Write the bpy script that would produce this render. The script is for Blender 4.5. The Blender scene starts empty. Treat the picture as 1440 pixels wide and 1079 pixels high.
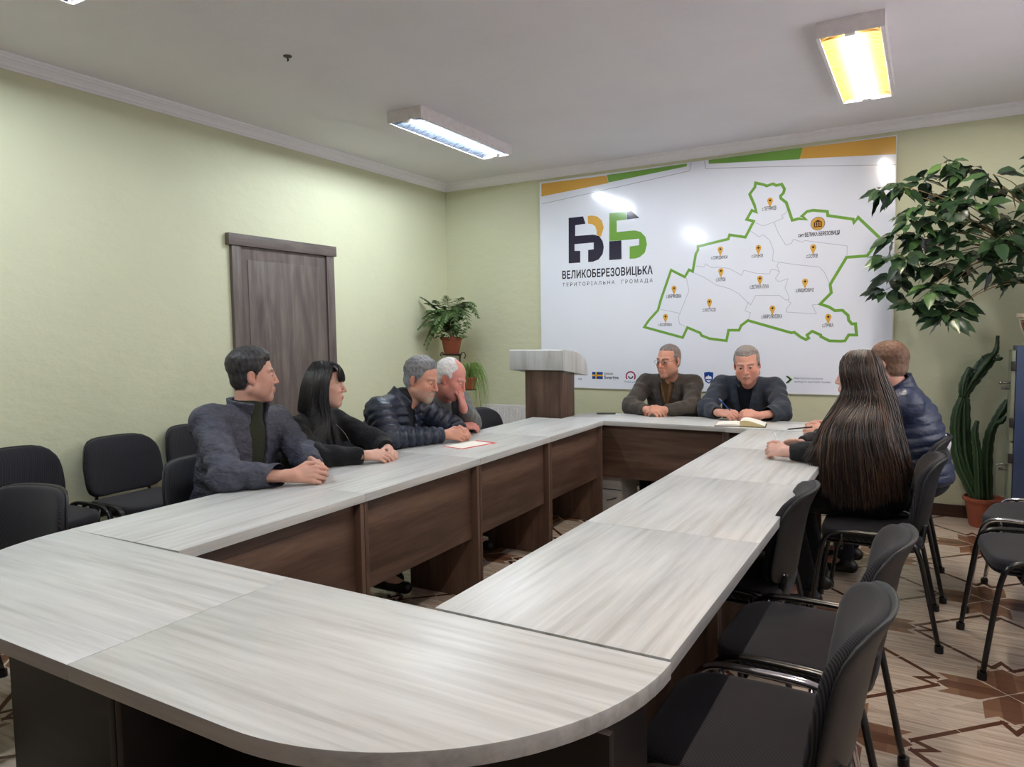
import bpy, bmesh, math, random
import numpy as np
from mathutils import Vector, Matrix
random.seed(7); rng = np.random.default_rng(7)
PI = math.pi
SC = bpy.context.scene
COL = SC.collection

# ------------------------------------------------------------------ helpers
def mesh_obj(name, me, mat=None, parent=None, loc=None, rotz=None, smooth=False):
    o = bpy.data.objects.new(name, me)
    COL.objects.link(o)
    if mat is not None:
        for m in (mat if isinstance(mat, (list, tuple)) else [mat]):
            me.materials.append(m)
    if parent is not None: o.parent = parent
    if loc is not None: o.location = loc
    if rotz is not None: o.rotation_euler = (0, 0, rotz)
    if smooth: me.shade_smooth()
    return o

def tag(o, label, cat, group=None):
    o['label'] = label; o['category'] = cat
    if group: o['group'] = group
    return o

def thing(name, label, cat, loc=(0, 0, 0), rotz=0.0, group=None):
    o = bpy.data.objects.new(name, None); COL.objects.link(o)
    o.empty_display_size = 0.1
    o.location = loc; o.rotation_euler = (0, 0, rotz)
    return tag(o, label, cat, group)

def struct(o):
    o['kind'] = 'structure'; return o

def me_from(name, verts, faces, midx=None):
    me = bpy.data.meshes.new(name)
    me.from_pydata([tuple(map(float, v)) for v in verts], [], [tuple(map(int, f)) for f in faces])
    if midx is not None: me.polygons.foreach_set('material_index', midx)
    me.update(); return me

class MB:
    """mesh builder collecting shapes into one mesh"""
    def __init__(s): s.v = []; s.f = []; s.m = []
    def add(s, V, F, m=0):
        n = len(s.v); s.v += [tuple(map(float, p)) for p in V]
        s.f += [tuple(int(i) + n for i in f) for f in F]; s.m += [m] * len(F); return s
    def box(s, a, b, m=0, M=None):
        x0, y0, z0 = a; x1, y1, z1 = b
        V = [(x0,y0,z0),(x1,y0,z0),(x1,y1,z0),(x0,y1,z0),(x0,y0,z1),(x1,y0,z1),(x1,y1,z1),(x0,y1,z1)]
        if M is not None: V = [tuple(M @ Vector(p)) for p in V]
        return s.add(V, [(3,2,1,0),(4,5,6,7),(0,1,5,4),(1,2,6,5),(2,3,7,6),(3,0,4,7)], m)
    def prism(s, poly, z0, z1, m=0, axis='z', flip=False):
        n = len(poly)
        def P(p, z):
            if axis == 'z': return (p[0], p[1], z)
            if axis == 'y': return (p[0], z, p[1])
            return (z, p[0], p[1])
        V = [P(p, z0) for p in poly] + [P(p, z1) for p in poly]
        F = [tuple(range(n - 1, -1, -1)), tuple(range(n, 2 * n))] + [(i, (i + 1) % n, n + (i + 1) % n, n + i) for i in range(n)]
        return s.add(V, F, m)
    def tube(s, pts, r, n=10, m=0, closed=False, sx=1.0, cap=True):
        pts = [Vector(p) for p in pts]; N = len(pts)
        rs = r if isinstance(r, (list, tuple, np.ndarray)) else [r] * N
        V = []; up = None
        for i, p in enumerate(pts):
            if closed: t = (pts[(i + 1) % N] - pts[i - 1])
            else: t = (pts[min(i + 1, N - 1)] - pts[max(i - 1, 0)])
            t.normalize()
            if up is None:
                up = Vector((0, 0, 1)) if abs(t.z) < .9 else Vector((1, 0, 0))
            a = up - t * up.dot(t)
            if a.length < 1e-5: a = t.orthogonal()
            a.normalize(); b = t.cross(a); up = a
            for k in range(n):
                c, q = math.cos(2 * PI * k / n), math.sin(2 * PI * k / n)
                V.append(tuple(p + a * (rs[i] * c * sx) + b * (rs[i] * q)))
        F = []
        for i in range(N if closed else N - 1):
            j = (i + 1) % N
            for k in range(n):
                l = (k + 1) % n
                F.append((i * n + k, i * n + l, j * n + l, j * n + k))
        if cap and not closed:
            F.append(tuple(range(n - 1, -1, -1))); F.append(tuple((N - 1) * n + k for k in range(n)))
        return s.add(V, F, m)
    def lathe(s, prof, n=32, c=(0, 0, 0), m=0, sy=1.0):
        V = []; F = []
        for r, z in prof:
            for k in range(n):
                V.append((c[0] + r * math.cos(2 * PI * k / n), c[1] + sy * r * math.sin(2 * PI * k / n), c[2] + z))
        for i in range(len(prof) - 1):
            for k in range(n):
                l = (k + 1) % n
                F.append((i * n + k, i * n + l, (i + 1) * n + l, (i + 1) * n + k))
        return s.add(V, F, m)
    def build(s, name, mat=None, parent=None, bevel=0, seg=2, smooth=False, loc=None, rotz=None, fixn=True):
        me = me_from(name, s.v, s.f, s.m)
        if bevel or fixn:
            bm = bmesh.new(); bm.from_mesh(me)
            if fixn: bmesh.ops.recalc_face_normals(bm, faces=bm.faces)
            if bevel:
                es = [e for e in bm.edges if len(e.link_faces) == 2 and e.calc_face_angle(0) > .5]
                bmesh.ops.bevel(bm, geom=es, offset=bevel, segments=seg, profile=.6, affect='EDGES', clamp_overlap=True)
            bm.to_mesh(me); bm.free()
        o = mesh_obj(name, me, mat, parent, loc, rotz)
        if smooth:
            me.shade_smooth()
            if smooth != 'all': me.set_sharp_from_angle(angle=math.radians(35))
        elif bevel:
            me.shade_smooth(); me.set_sharp_from_angle(angle=math.radians(40))
        return o

def rrect(x0, y0, x1, y1, r, n=6):
    P = []
    for cx, cy, a in ((x1 - r, y1 - r, 0), (x0 + r, y1 - r, 90), (x0 + r, y0 + r, 180), (x1 - r, y0 + r, 270)):
        for k in range(n + 1):
            t = math.radians(a + 90 * k / n); P.append((cx + r * math.cos(t), cy + r * math.sin(t)))
    return P

def catmull(P, per=8):
    P = [np.array(p, float) for p in P]; out = []
    Q = [2 * P[0] - P[1]] + P + [2 * P[-1] - P[-2]]
    for i in range(1, len(Q) - 2):
        for k in range(per):
            t = k / per
            out.append(.5 * (2 * Q[i] + (Q[i + 1] - Q[i - 1]) * t + (2 * Q[i - 1] - 5 * Q[i] + 4 * Q[i + 1] - Q[i + 2]) * t * t + (3 * Q[i] - Q[i - 1] - 3 * Q[i + 1] + Q[i + 2]) * t ** 3))
    out.append(P[-1]); return out

# ------------------------------------------------------------------ node expression builder
def srgb(r, g, b):
    f = lambda c: (c / 255 / 12.92) if c / 255 <= .04045 else ((c / 255 + .055) / 1.055) ** 2.4
    return (f(r), f(g), f(b), 1)

class E:
    nt = None
    def __init__(s, sock): s.s = sock
    @staticmethod
    def m(op, *a):
        n = E.nt.nodes.new('ShaderNodeMath'); n.operation = op
        for i, x in enumerate(a):
            if isinstance(x, E): E.nt.links.new(x.s, n.inputs[i])
            else: n.inputs[i].default_value = x
        return E(n.outputs[0])
    def __add__(s, o): return E.m('ADD', s, o)
    __radd__ = __add__
    def __sub__(s, o): return E.m('SUBTRACT', s, o)
    def __rsub__(s, o): return E.m('SUBTRACT', o, s)
    def __mul__(s, o): return E.m('MULTIPLY', s, o)
    __rmul__ = __mul__
    def __truediv__(s, o): return E.m('DIVIDE', s, o)
    def __lt__(s, o): return E.m('LESS_THAN', s, o)
    def __gt__(s, o): return E.m('GREATER_THAN', s, o)
    def abs(s): return E.m('ABSOLUTE', s)
def emax(a, b): return E.m('MAXIMUM', a, b)
def emin(a, b): return E.m('MINIMUM', a, b)

def newmat(name, rough=.6, spec=.5, metal=0.0, col=(.5, .5, .5, 1)):
    m = bpy.data.materials.new(name); m.use_nodes = True
    b = m.node_tree.nodes['Principled BSDF']
    b.inputs['Base Color'].default_value = col
    b.inputs['Roughness'].default_value = rough
    b.inputs['Metallic'].default_value = metal
    b.inputs['Specular IOR Level'].default_value = spec
    return m, m.node_tree, b

def nd(nt, typ, **kw):
    n = nt.nodes.new(typ)
    for k, v in kw.items():
        if k.startswith('i_'): n.inputs[k[2:].replace('_', ' ')].default_value = v
        else: setattr(n, k, v)
    return n

def coords(nt, scale=(1, 1, 1), rot=(0, 0, 0), kind='Object'):
    tc = nd(nt, 'ShaderNodeTexCoord'); mp = nd(nt, 'ShaderNodeMapping')
    mp.inputs['Scale'].default_value = scale; mp.inputs['Rotation'].default_value = rot
    nt.links.new(tc.outputs[kind], mp.inputs[0]); return mp.outputs[0]

def ramp(nt, fac, stops):
    r = nd(nt, 'ShaderNodeValToRGB'); e = r.color_ramp.elements
    while len(e) < len(stops): e.new(.5)
    for i, (p, c) in enumerate(stops): e[i].position = p; e[i].color = c
    nt.links.new(fac, r.inputs[0]); return r.outputs[0]

def bump(nt, b, h, strength=.2, dist=.01):
    n = nd(nt, 'ShaderNodeBump'); n.inputs['Strength'].default_value = strength; n.inputs['Distance'].default_value = dist
    nt.links.new(h, n.inputs['Height']); nt.links.new(n.outputs[0], b.inputs['Normal'])

def plain(name, c, rough=.6, spec=.5, metal=0.0, var=.06, scale=30, bmp=0.0):
    """single colour with a little procedural mottling"""
    m, nt, b = newmat(name, rough, spec, metal)
    n = nd(nt, 'ShaderNodeTexNoise'); n.inputs['Scale'].default_value = scale; n.inputs['Detail'].default_value = 3
    nt.links.new(coords(nt), n.inputs['Vector'])
    lo = tuple(x * (1 - var) for x in c[:3]) + (1,); hi = tuple(min(1, x * (1 + var)) for x in c[:3]) + (1,)
    nt.links.new(ramp(nt, n.outputs['Fac'], [(.3, lo), (.7, hi)]), b.inputs['Base Color'])
    if bmp: bump(nt, b, n.outputs['Fac'], bmp, .005)
    return m

def wood(name, cols, axis='X', rough=.45, spec=.4, st=14.0, off=0.0, bmp=.05):
    m, nt, b = newmat(name, rough, spec)
    sc = {'X': (1.1, st, st), 'Y': (st, 1.1, st), 'Z': (st, st, 1.1)}[axis]
    v = coords(nt, sc)
    n1 = nd(nt, 'ShaderNodeTexNoise'); n1.inputs['Scale'].default_value = 1.3; n1.inputs['Detail'].default_value = 8; n1.inputs['Roughness'].default_value = .68
    n1.inputs['Distortion'].default_value = .6
    nt.links.new(v, n1.inputs['Vector'])
    v2 = coords(nt, tuple(x * (.55 if x < 2 else .22) for x in sc))
    n2 = nd(nt, 'ShaderNodeTexNoise'); n2.inputs['Scale'].default_value = 2.0; n2.inputs['Detail'].default_value = 4; n2.inputs['Distortion'].default_value = 1.2
    nt.links.new(v2, n2.inputs['Vector'])
    E.nt = nt
    f = E(n1.outputs['Fac']) * .6 + E(n2.outputs['Fac']) * .4
    nt.links.new(ramp(nt, f.s, [(.36, cols[0]), (.5, cols[1]), (.64, cols[2])]), b.inputs['Base Color'])
    if bmp: bump(nt, b, f.s, bmp, .004)
    return m

LIGHTW = [srgb(174, 174, 171), srgb(197, 198, 196), srgb(212, 213, 211)]
DARKW = [srgb(66, 49, 41), srgb(92, 71, 60), srgb(114, 91, 77)]
M = {}
M['topX'] = wood('pale_oak_laminate_x', LIGHTW, 'X', .36, st=26.0)
M['topZ'] = wood('pale_oak_laminate_z', LIGHTW, 'Z', .4)
M['walX'] = wood('walnut_laminate_x', DARKW, 'X', .45)
M['walZ'] = wood('walnut_laminate_z', DARKW, 'Z', .45)
M['door'] = wood('grey_brown_door_wood', [srgb(76, 66, 63), srgb(99, 88, 83), srgb(120, 108, 102)], 'Z', .5)
M['doorY'] = wood('grey_brown_frame_wood', [srgb(76, 66, 63), srgb(99, 88, 83), srgb(120, 108, 102)], 'Y', .5)
M['white'] = plain('white_paint', srgb(238, 236, 240), .5, var=.015)
M['metalw'] = plain('white_sheet_metal', srgb(222, 220, 220), .4)
M['black'] = plain('black_plastic', srgb(24, 24, 26), .45, .4, bmp=.05)
M['shadelam'] = wood('shade_darkened_laminate', [srgb(20, 13, 10), srgb(28, 19, 15), srgb(36, 25, 20)], 'X', .5)  # near desk panels: the shade beneath the desk is painted into this laminate
M['blackm'] = plain('black_lacquered_tube', srgb(22, 22, 24), .25, .6)
M['chrome'] = plain('chrome_tube', srgb(200, 200, 205), .12, .5, 1.0)
M['iron'] = plain('black_wrought_iron', srgb(25, 24, 24), .5)
M['terra'] = plain('terracotta_plastic', srgb(150, 80, 58), .55, .4, var=.08, scale=12)
M['soil'] = plain('dark_soil', srgb(60, 45, 34), .95, .2, var=.4, scale=60, bmp=.6)
M['steel'] = plain('brushed_steel', srgb(150, 148, 142), .3, .5, 1.0)
M['base'] = wood('dark_brown_skirting', [srgb(48, 30, 22), srgb(66, 42, 32), srgb(82, 54, 42)], 'X', .35)

def wall_mat(name, c):
    m, nt, b = newmat(name, .62, .3)
    n = nd(nt, 'ShaderNodeTexNoise'); n.inputs['Scale'].default_value = 1.6; n.inputs['Detail'].default_value = 5
    nt.links.new(coords(nt), n.inputs['Vector'])
    lo = tuple(x * .955 for x in c[:3]) + (1,)
    nt.links.new(ramp(nt, n.outputs['Fac'], [(.35, lo), (.65, c)]), b.inputs['Base Color'])
    n2 = nd(nt, 'ShaderNodeTexNoise'); n2.inputs['Scale'].default_value = 9; n2.inputs['Detail'].default_value = 6; n2.inputs['Roughness'].default_value = .6
    nt.links.new(coords(nt, (1, 1, 1.7)), n2.inputs['Vector'])
    bump(nt, b, n2.outputs['Fac'], .18, .03)
    return m
M['wall'] = wall_mat('pale_green_paint', srgb(208, 209, 178))
M['ceil'] = wall_mat('ceiling_paint', srgb(228, 224, 230))

def fabric_mat(name, c, c2, rot, scale=64.0, rough=.85):
    m, nt, b = newmat(name, rough, .2)
    w = nd(nt, 'ShaderNodeTexWave'); w.wave_type = 'BANDS'; w.bands_direction = 'X'
    w.inputs['Scale'].default_value = scale; w.inputs['Distortion'].default_value = .2
    nt.links.new(coords(nt, (1, 1, 1), rot), w.inputs['Vector'])
    nt.links.new(ramp(nt, w.outputs['Fac'], [(.25, c), (.8, c2)]), b.inputs['Base Color'])
    b.inputs['Sheen Weight'].default_value = .1; b.inputs['Sheen Roughness'].default_value = .5
    bump(nt, b, w.outputs['Fac'], .12, .001)
    return m
M['fseat'] = fabric_mat('black_ribbed_seat_fabric', srgb(20, 20, 24), srgb(56, 54, 60), (0, math.radians(30), math.radians(12)))
M['fback'] = fabric_mat('black_ribbed_back_fabric', srgb(21, 21, 26), srgb(51, 49, 55), (0, 0, math.radians(38)))

TUBE = 130
EXPOSURE = 1.2
WORLD = 1.4

# ------------------------------------------------------------------ floor material
def floor_mat():
    m, nt, b = newmat('marquetry_floor_tile', .22, .5)
    E.nt = nt
    D = 1.088; H = D / 2
    tc = nd(nt, 'ShaderNodeTexCoord'); sx = nd(nt, 'ShaderNodeSeparateXYZ')
    nt.links.new(tc.outputs['Object'], sx.inputs[0])
    x = E(sx.outputs[0]) - .300; y = E(sx.outputs[1]) - 3.210
    # nearest star on the centred lattice: work in 45 degree coordinates with period D/sqrt2
    q = 1 / math.sqrt(2); P = D * q
    u = (x + y) * q; v = (y - x) * q
    wr = lambda a: a - E.m('ROUND', a / P) * P
    ul = wr(u); vl = wr(v)
    X = (ul - vl) * q; Y = (ul + vl) * q
    ax = X.abs(); ay = Y.abs()
    a = emax(ax, ay); c = emin(ax, ay)
    # cream ground, grain direction by octant
    def grain(ang, sc):
        n = nd(nt, 'ShaderNodeTexNoise'); n.inputs['Scale'].default_value = 1.0; n.inputs['Detail'].default_value = 6; n.inputs['Distortion'].default_value = .5
        nt.links.new(coords(nt, sc, (0, 0, ang)), n.inputs['Vector']); return E(n.outputs['Fac'])
    g1 = grain(.0, (3, 60, 1)); g2 = grain(PI / 2, (3, 60, 1)); g3 = grain(PI / 4, (3, 70, 1))
    sel = (ax > ay); out = (a - c) > .21
    g = g1 * sel + g2 * (1 - sel)
    g = g * (1 - out) + g3 * out
    cream = ramp(nt, g.s, [(.3, srgb(166, 146, 128)), (.5, srgb(198, 180, 162)), (.7, srgb(216, 202, 186))])
    # star arms
    endx = .235 - E.m('SUBTRACT', .04, E.m('MULTIPLY', (c - .045).abs(), .9))
    arm = (c < a * .9) * (c < .088) * (a < endx)
    stripe = ((c > .032) * .25 + (a > .16) * (c > .03) * .2)
    gg = g3 * .35 + stripe + .2
    brown = ramp(nt, gg.s, [(.25, srgb(96, 64, 48)), (.5, srgb(120, 84, 64)), (.8, srgb(142, 106, 82))])
    # zigzag line
    w = .0105
    l1 = (((a - c - .2) * q).abs() < w) * (a > .228)
    d2 = (((a - .235) * .475 + (c - .035) * .88).abs() < w) * (a > .222) * (c < .043) * (a < .32)
    line = emax(l1, d2)
    # grout on both diagonal families of the 38 cm tiles
    T = P / 2
    def fr(t): return (t / T - E.m('ROUND', t / T)).abs() * T
    grout = emin(fr(u), fr(v)) < .0016
    def mix(fac, A, B):
        n = nd(nt, 'ShaderNodeMix'); n.data_type = 'RGBA'
        nt.links.new(fac.s, n.inputs[0]); nt.links.new(A, n.inputs[6])
        if isinstance(B, tuple): n.inputs[7].default_value = B
        else: nt.links.new(B, n.inputs[7])
        return n.outputs[2]
    c1 = mix(arm, cream, brown)
    c2 = mix(line, c1, srgb(92, 56, 40))
    c3 = mix(grout, c2, srgb(205, 190, 172))
    nt.links.new(c3, b.inputs['Base Color'])
    rr = g * .12 + .16
    nt.links.new(rr.s, b.inputs['Roughness'])
    bump(nt, b, (1 - grout).s, .3, .002)
    return m
M['floor'] = floor_mat()

# ------------------------------------------------------------------ room shell
XL, XR, YN, YF, ZC = -4.308, 1.06, -1.3, 6.13, 2.925
def slab(name, a, b, mat): return struct(MB().box(a, b).build(name, mat))
slab('floor', (XL - .1, YN - .1, -.06), (XR + .1, YF + .1, 0), M['floor'])
slab('ceiling', (XL - .1, YN - .1, ZC), (XR + .1, YF + .1, ZC + .06), M['ceil'])
slab('wall_left', (XL - .1, YN - .1, 0), (XL, YF + .1, ZC), M['wall'])
slab('wall_back', (XL, YF, 0), (XR, YF + .1, ZC), M['wall'])
wy0, wy1, wz0, wz1 = 3.20, 4.95, .85, 2.30
struct(MB().box((XR, YN - .1, 0), (XR + .1, wy0, ZC)).box((XR, wy1, 0), (XR + .1, YF + .1, ZC)).box((XR, wy0, 0), (XR + .1, wy1, wz0)).box((XR, wy0, wz1), (XR + .1, wy1, ZC)).build('wall_right', M['ceil']))  # unseen wall, given the pale ceiling paint to bounce more light
wn = MB(); ym = (wy0 + wy1) / 2
for a, b in ((wy0, wy0 + .06), (wy1 - .06, wy1), (ym - .04, ym + .04)): wn.box((XR + .03, a, wz0), (XR + .09, b, wz1))
for a, b in ((wz0, wz0 + .06), (wz1 - .06, wz1)): wn.box((XR + .031, wy0, a), (XR + .089, wy1, b))
wn = struct(wn.build('window_1', M['metalw']))
def pane_mat():
    m = bpy.data.materials.new('window_glass'); m.use_nodes = True; nt = m.node_tree; nt.nodes.clear()
    a = nt.nodes.new('ShaderNodeBsdfTransparent'); g = nt.nodes.new('ShaderNodeBsdfGlossy'); g.inputs['Roughness'].default_value = .02
    x = nt.nodes.new('ShaderNodeMixShader'); x.inputs[0].default_value = .06; o_ = nt.nodes.new('ShaderNodeOutputMaterial')
    nt.links.new(a.outputs[0], x.inputs[1]); nt.links.new(g.outputs[0], x.inputs[2]); nt.links.new(x.outputs[0], o_.inputs[0]); return m
MB().box((XR + .056, wy0 + .06, wz0 + .06), (XR + .060, wy1 - .06, wz1 - .06)).build('window_pane', pane_mat(), wn)
MB().box((XR - .16, wy0 - .08, wz0 - .04), (XR + .03, wy1 + .08, wz0)).build('window_sill', M['white'], wn, bevel=.005)
slab('wall_front', (XL, YN - .1, 0), (XR, YN, ZC), M['base'])  # unseen wall, set close and dark to soak up bounced light
# cove moulding: stepped profile swept along each wall
prof = [(0, 0), (.012, .0), (.014, .012), (.020, .014), (.026, .030), (.040, .046), (.050, .050), (.052, .058), (.064, .060), (.066, .075), (0, .075)]
def cove(name, side):
    mb = MB()
    if side == 'L': mb.prism([(XL + d, ZC - .075 + h) for d, h in prof], YN, YF, axis='y')
    if side == 'R': mb.prism([(XR - d, ZC - .075 + h) for d, h in prof], YN, YF, axis='y')
    if side == 'B': mb.prism([(YF - d, ZC - .075 + h) for d, h in prof], XL, XR, axis='x')
    if side == 'F': mb.prism([(YN + d, ZC - .075 + h) for d, h in prof], XL, XR, axis='x')
    return struct(mb.build(name, M['white']))
cove('trim_1', 'L'); cove('trim_2', 'B'); cove('trim_3', 'R'); cove('trim_4', 'F')
def skirt(name, a, b): return struct(MB().box(a, b).build(name, M['base'], bevel=.003))
skirt('baseboard_back', (XL + .018, YF - .018, 0), (XR, YF, .091))
skirt('baseboard_left_a', (XL, 4.481, 0), (XL + .018, YF, .091)).name = 'baseboard_left'
skirt('baseboard_left_b', (XL, YN, 0), (XL + .018, 3.44, .091)).name = 'baseboard_left'
skirt('baseboard_right', (XR - .018, YN, 0), (XR, YF - .018, .091))

# door on the left wall
d = struct(MB().box((XL, 3.53, 0), (XL + .012, 4.39, 2.052)).build('door_1', M['door']))
MB().box((XL, 3.455, 0), (XL + .03, 3.533, 2.06)).box((XL, 4.385, 0), (XL + .03, 4.470, 2.06)).build('door_frame', M['door'], d, bevel=.003)
MB().box((XL, 3.425, 2.055), (XL + .042, 4.490, 2.138)).build('door_lintel', M['doorY'], d, bevel=.003)
MB().box((XL + .012, 3.60, .12), (XL + .016, 4.32, 1.96)).build('door_panel', M['door'], d, bevel=.002)
hd = MB(); hd.box((XL + .012, 3.60, .98), (XL + .018, 3.64, 1.16)); hd.tube([(XL + .018, 3.62, 1.07), (XL + .06, 3.62, 1.07), (XL + .062, 3.73, 1.07)], .009)
hd.build('door_handle', M['steel'], d, smooth=True)

# thin ceiling hook
hk = MB(); hk.lathe([(0, -.004), (.022, -.004), (.024, 0), (0, 0)], 16, (-3.05, 2.88, ZC))
hk.tube([(-3.05, 2.88, ZC - .004), (-3.05, 2.88, ZC - .02), (-3.045, 2.875, ZC - .03), (-3.035, 2.87, ZC - .03), (-3.03, 2.868, ZC - .022)], .003)
tag(hk.build('ceiling_hook', M['iron'], smooth=True), 'small dark metal hook screwed into the bare ceiling', 'hook')

# ------------------------------------------------------------------ ceiling lamps
def emis(name, c, st):
    m, nt, b = newmat(name, .5); b.inputs['Emission Color'].default_value = c; b.inputs['Emission Strength'].default_value = st
    b.inputs['Base Color'].default_value = (.8, .8, .8, 1); return m
M['cool'] = emis('cool_white_tube_glass', (.82, .91, 1.0, 1), TUBE)
M['warm'] = emis('neutral_white_tube_glass', (.98, .955, .92, 1), TUBE)
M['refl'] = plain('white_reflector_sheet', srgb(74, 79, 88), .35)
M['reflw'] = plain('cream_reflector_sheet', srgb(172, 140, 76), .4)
M['lampbody'] = plain('lamp_housing_enamel', srgb(226, 220, 220), .45)
def lamp(x, y, w, l, tubem, reflm, label):
    t = thing('ceiling_lamp', label, 'ceiling lamp', (x, y, ZC), 0, 'surface mounted tube lamps on the ceiling')
    hw, hl, h = w / 2, l / 2, .08
    b = MB()
    b.box((-hw, -hl, -.012), (hw, hl, 0))
    b.box((-hw, -hl, -h), (-hw + .004, hl, -.012)).box((hw - .004, -hl, -h), (hw, hl, -.012))
    b.box((-hw + .004, -hl, -h), (hw - .004, -hl + .004, -.012)).box((-hw + .004, hl - .004, -h), (hw - .004, hl, -.012))
    # slim return lip round the opening
    b.box((-hw + .004, -hl + .004, -h), (-hw + .020, hl - .004, -h + .003)).box((hw - .020, -hl + .004, -h), (hw - .004, hl - .004, -h + .003))
    b.build('housing', M['lampbody'], t, bevel=.001, seg=1)
    r = MB()
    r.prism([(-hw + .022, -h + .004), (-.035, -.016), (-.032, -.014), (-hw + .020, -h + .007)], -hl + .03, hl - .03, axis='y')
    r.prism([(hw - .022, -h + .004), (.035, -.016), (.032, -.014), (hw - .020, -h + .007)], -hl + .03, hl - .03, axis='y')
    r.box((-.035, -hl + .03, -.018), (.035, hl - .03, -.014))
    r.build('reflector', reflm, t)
    f = MB(); n = 20
    for k in range(n):
        yy = -hl + .06 + (l - .12) * k / (n - 1)
        for sgn in (-1, 1):
            P = [(sgn * .026, -.022), (sgn * (hw - .022), -h + .003), (sgn * .026, -h + .012)]
            f.prism(P, yy - .0012, yy + .0012, axis='y')
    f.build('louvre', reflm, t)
    MB().tube([(0, -hl + .045, -.062), (0, hl - .045, -.062)], .0125, 14).build('light_tube', tubem, t, smooth=True)
    for s in (-1, 1):
        MB().box((-.024, s * (hl - .028) - .018, -.082), (.024, s * (hl - .028) + .018, -.014)).build('tube_holder', M['lampbody'], t, bevel=.003)
    return t
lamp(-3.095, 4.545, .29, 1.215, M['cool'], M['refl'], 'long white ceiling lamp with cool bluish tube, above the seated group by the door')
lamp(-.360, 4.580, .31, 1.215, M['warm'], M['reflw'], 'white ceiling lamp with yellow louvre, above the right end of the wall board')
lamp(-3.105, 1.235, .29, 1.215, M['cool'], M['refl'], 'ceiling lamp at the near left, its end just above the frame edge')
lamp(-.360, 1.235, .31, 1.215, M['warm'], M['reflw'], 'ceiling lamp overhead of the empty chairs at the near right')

# ------------------------------------------------------------------ radiator
t = thing('radiator', 'white ribbed panel radiator under the green wall beside the lectern', 'radiator', (-3.385, 6.07, 0))
b = MB(); W2 = .47
n = 26; pts = []
for k in range(n):
    x0 = -W2 + 2 * W2 * k / n; w_ = 2 * W2 / n
    pts += [(x0, -.030), (x0 + w_ * .18, -.030), (x0 + w_ * .32, -.042), (x0 + w_ * .68, -.042), (x0 + w_ * .82, -.030)]
pts += [(W2, -.030), (W2, .0), (-W2, 0)]
b.prism(pts, .185, .665)
b.build('front_panel', M['metalw'], t, smooth=True)
MB().prism([(p[0], p[1] + .072 + .01) for p in pts[:-2]] + [(W2, .03), (-W2, .03)], .19, .66).build('rear_panel', M['metalw'], t)
g = MB(); g.box((-W2, -.036, .665), (W2, -.026, .692)).box((-W2, .040, .665), (W2, .050, .692)).box((-W2, -.036, .17), (-W2 + .006, .05, .69)).box((W2 - .006, -.036, .17), (W2, .05, .69))
for k in range(46):
    xx = -W2 + .01 + k * (2 * W2 - .02) / 46; g.box((xx, -.026, .680), (xx + .010, .040, .686))
g.build('top_grille', M['metalw'], t)
MB().tube([(-W2 + .02, .0, .185), (-W2 + .02, 0, .15), (-W2 + .02, .055, .15)], .010).build('pipe', M['metalw'], t, smooth=True)
MB().tube([(W2 - .02, .0, .185), (W2 - .02, 0, 0.001)], .010).build('pipe', M['metalw'], t, smooth=True)

# ------------------------------------------------------------------ wall board
BT = thing('wall_board', 'large glossy white municipality board with green map outline and lettering', 'wall board', (-1.7115, 6.13, 0))
BX = -1.7115
def gloss(name, c, rough=.13, var=.01): return plain(name, c, rough, .5, var=var, scale=3)
M['bw'] = gloss('glossy_white_print', srgb(236, 240, 251))
M['bgreen'] = gloss('green_print', srgb(118, 168, 72)); M['borange'] = gloss('ochre_print', srgb(222, 172, 78))
M['bink'] = gloss('dark_violet_ink', srgb(44, 40, 62)); M['bgrey'] = gloss('grey_hairline_ink', srgb(178, 178, 190))
M['bblue'] = gloss('blue_ink', srgb(30, 72, 150)); M['byel'] = gloss('yellow_ink', srgb(245, 190, 40)); M['bpink'] = gloss('crimson_ink', srgb(160, 36, 76))
M['btext'] = gloss('black_ink', srgb(40, 38, 50)); M['bmin'] = gloss('soft_blue_ink', srgb(110, 112, 160))
M['bbrown'] = gloss('dark_brown_ink', srgb(78, 50, 40)); M['bedge'] = plain('board_edge', srgb(214, 216, 205), .4)
YB = -.014                                    # printed face, relative to the wall plane
MB().box((-3.207 - BX, YB, .880), (-.220 - BX, -.002, 2.822)).build('panel', M['bw'], BT)
MB().box((-3.210 - BX, YB - .001, .880), (-3.203 - BX, -.001, 2.822)).box((-.225 - BX, YB - .001, .880), (-.218 - BX, -.001, 2.822)).box((-3.210 - BX, YB - .001, .876), (-.218 - BX, -.001, .881)).build('edge_strip', M['bedge'], BT)
from mathutils.geometry import tessellate_polygon
def flat(polys, mats, name, lift=.0006, parent=None):
    """flat printed shapes on the face of the board; polys = [(points, material index)]"""
    V = []; F = []; mi_ = []
    for pts, mi in polys:
        q = [pts[0]]
        for a in pts[1:]:
            if abs(a[0] - q[-1][0]) + abs(a[1] - q[-1][1]) > 1e-6: q.append(a)
        b0 = len(V); V += [(x - BX, YB - lift - .00005 * mi, z) for x, z in q]
        for tri in tessellate_polygon([[Vector((x, z, 0)) for x, z in q]]):
            a, b, c = tri
            ar = (q[b][0] - q[a][0]) * (q[c][1] - q[a][1]) - (q[b][1] - q[a][1]) * (q[c][0] - q[a][0])
            if abs(ar) < 1e-10: continue
            F.append((b0 + a, b0 + b, b0 + c) if ar > 0 else (b0 + a, b0 + c, b0 + b)); mi_.append(mi)
    me = me_from(name, V, F, mi_)
    return mesh_obj(name, me, mats, parent or BT)
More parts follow.
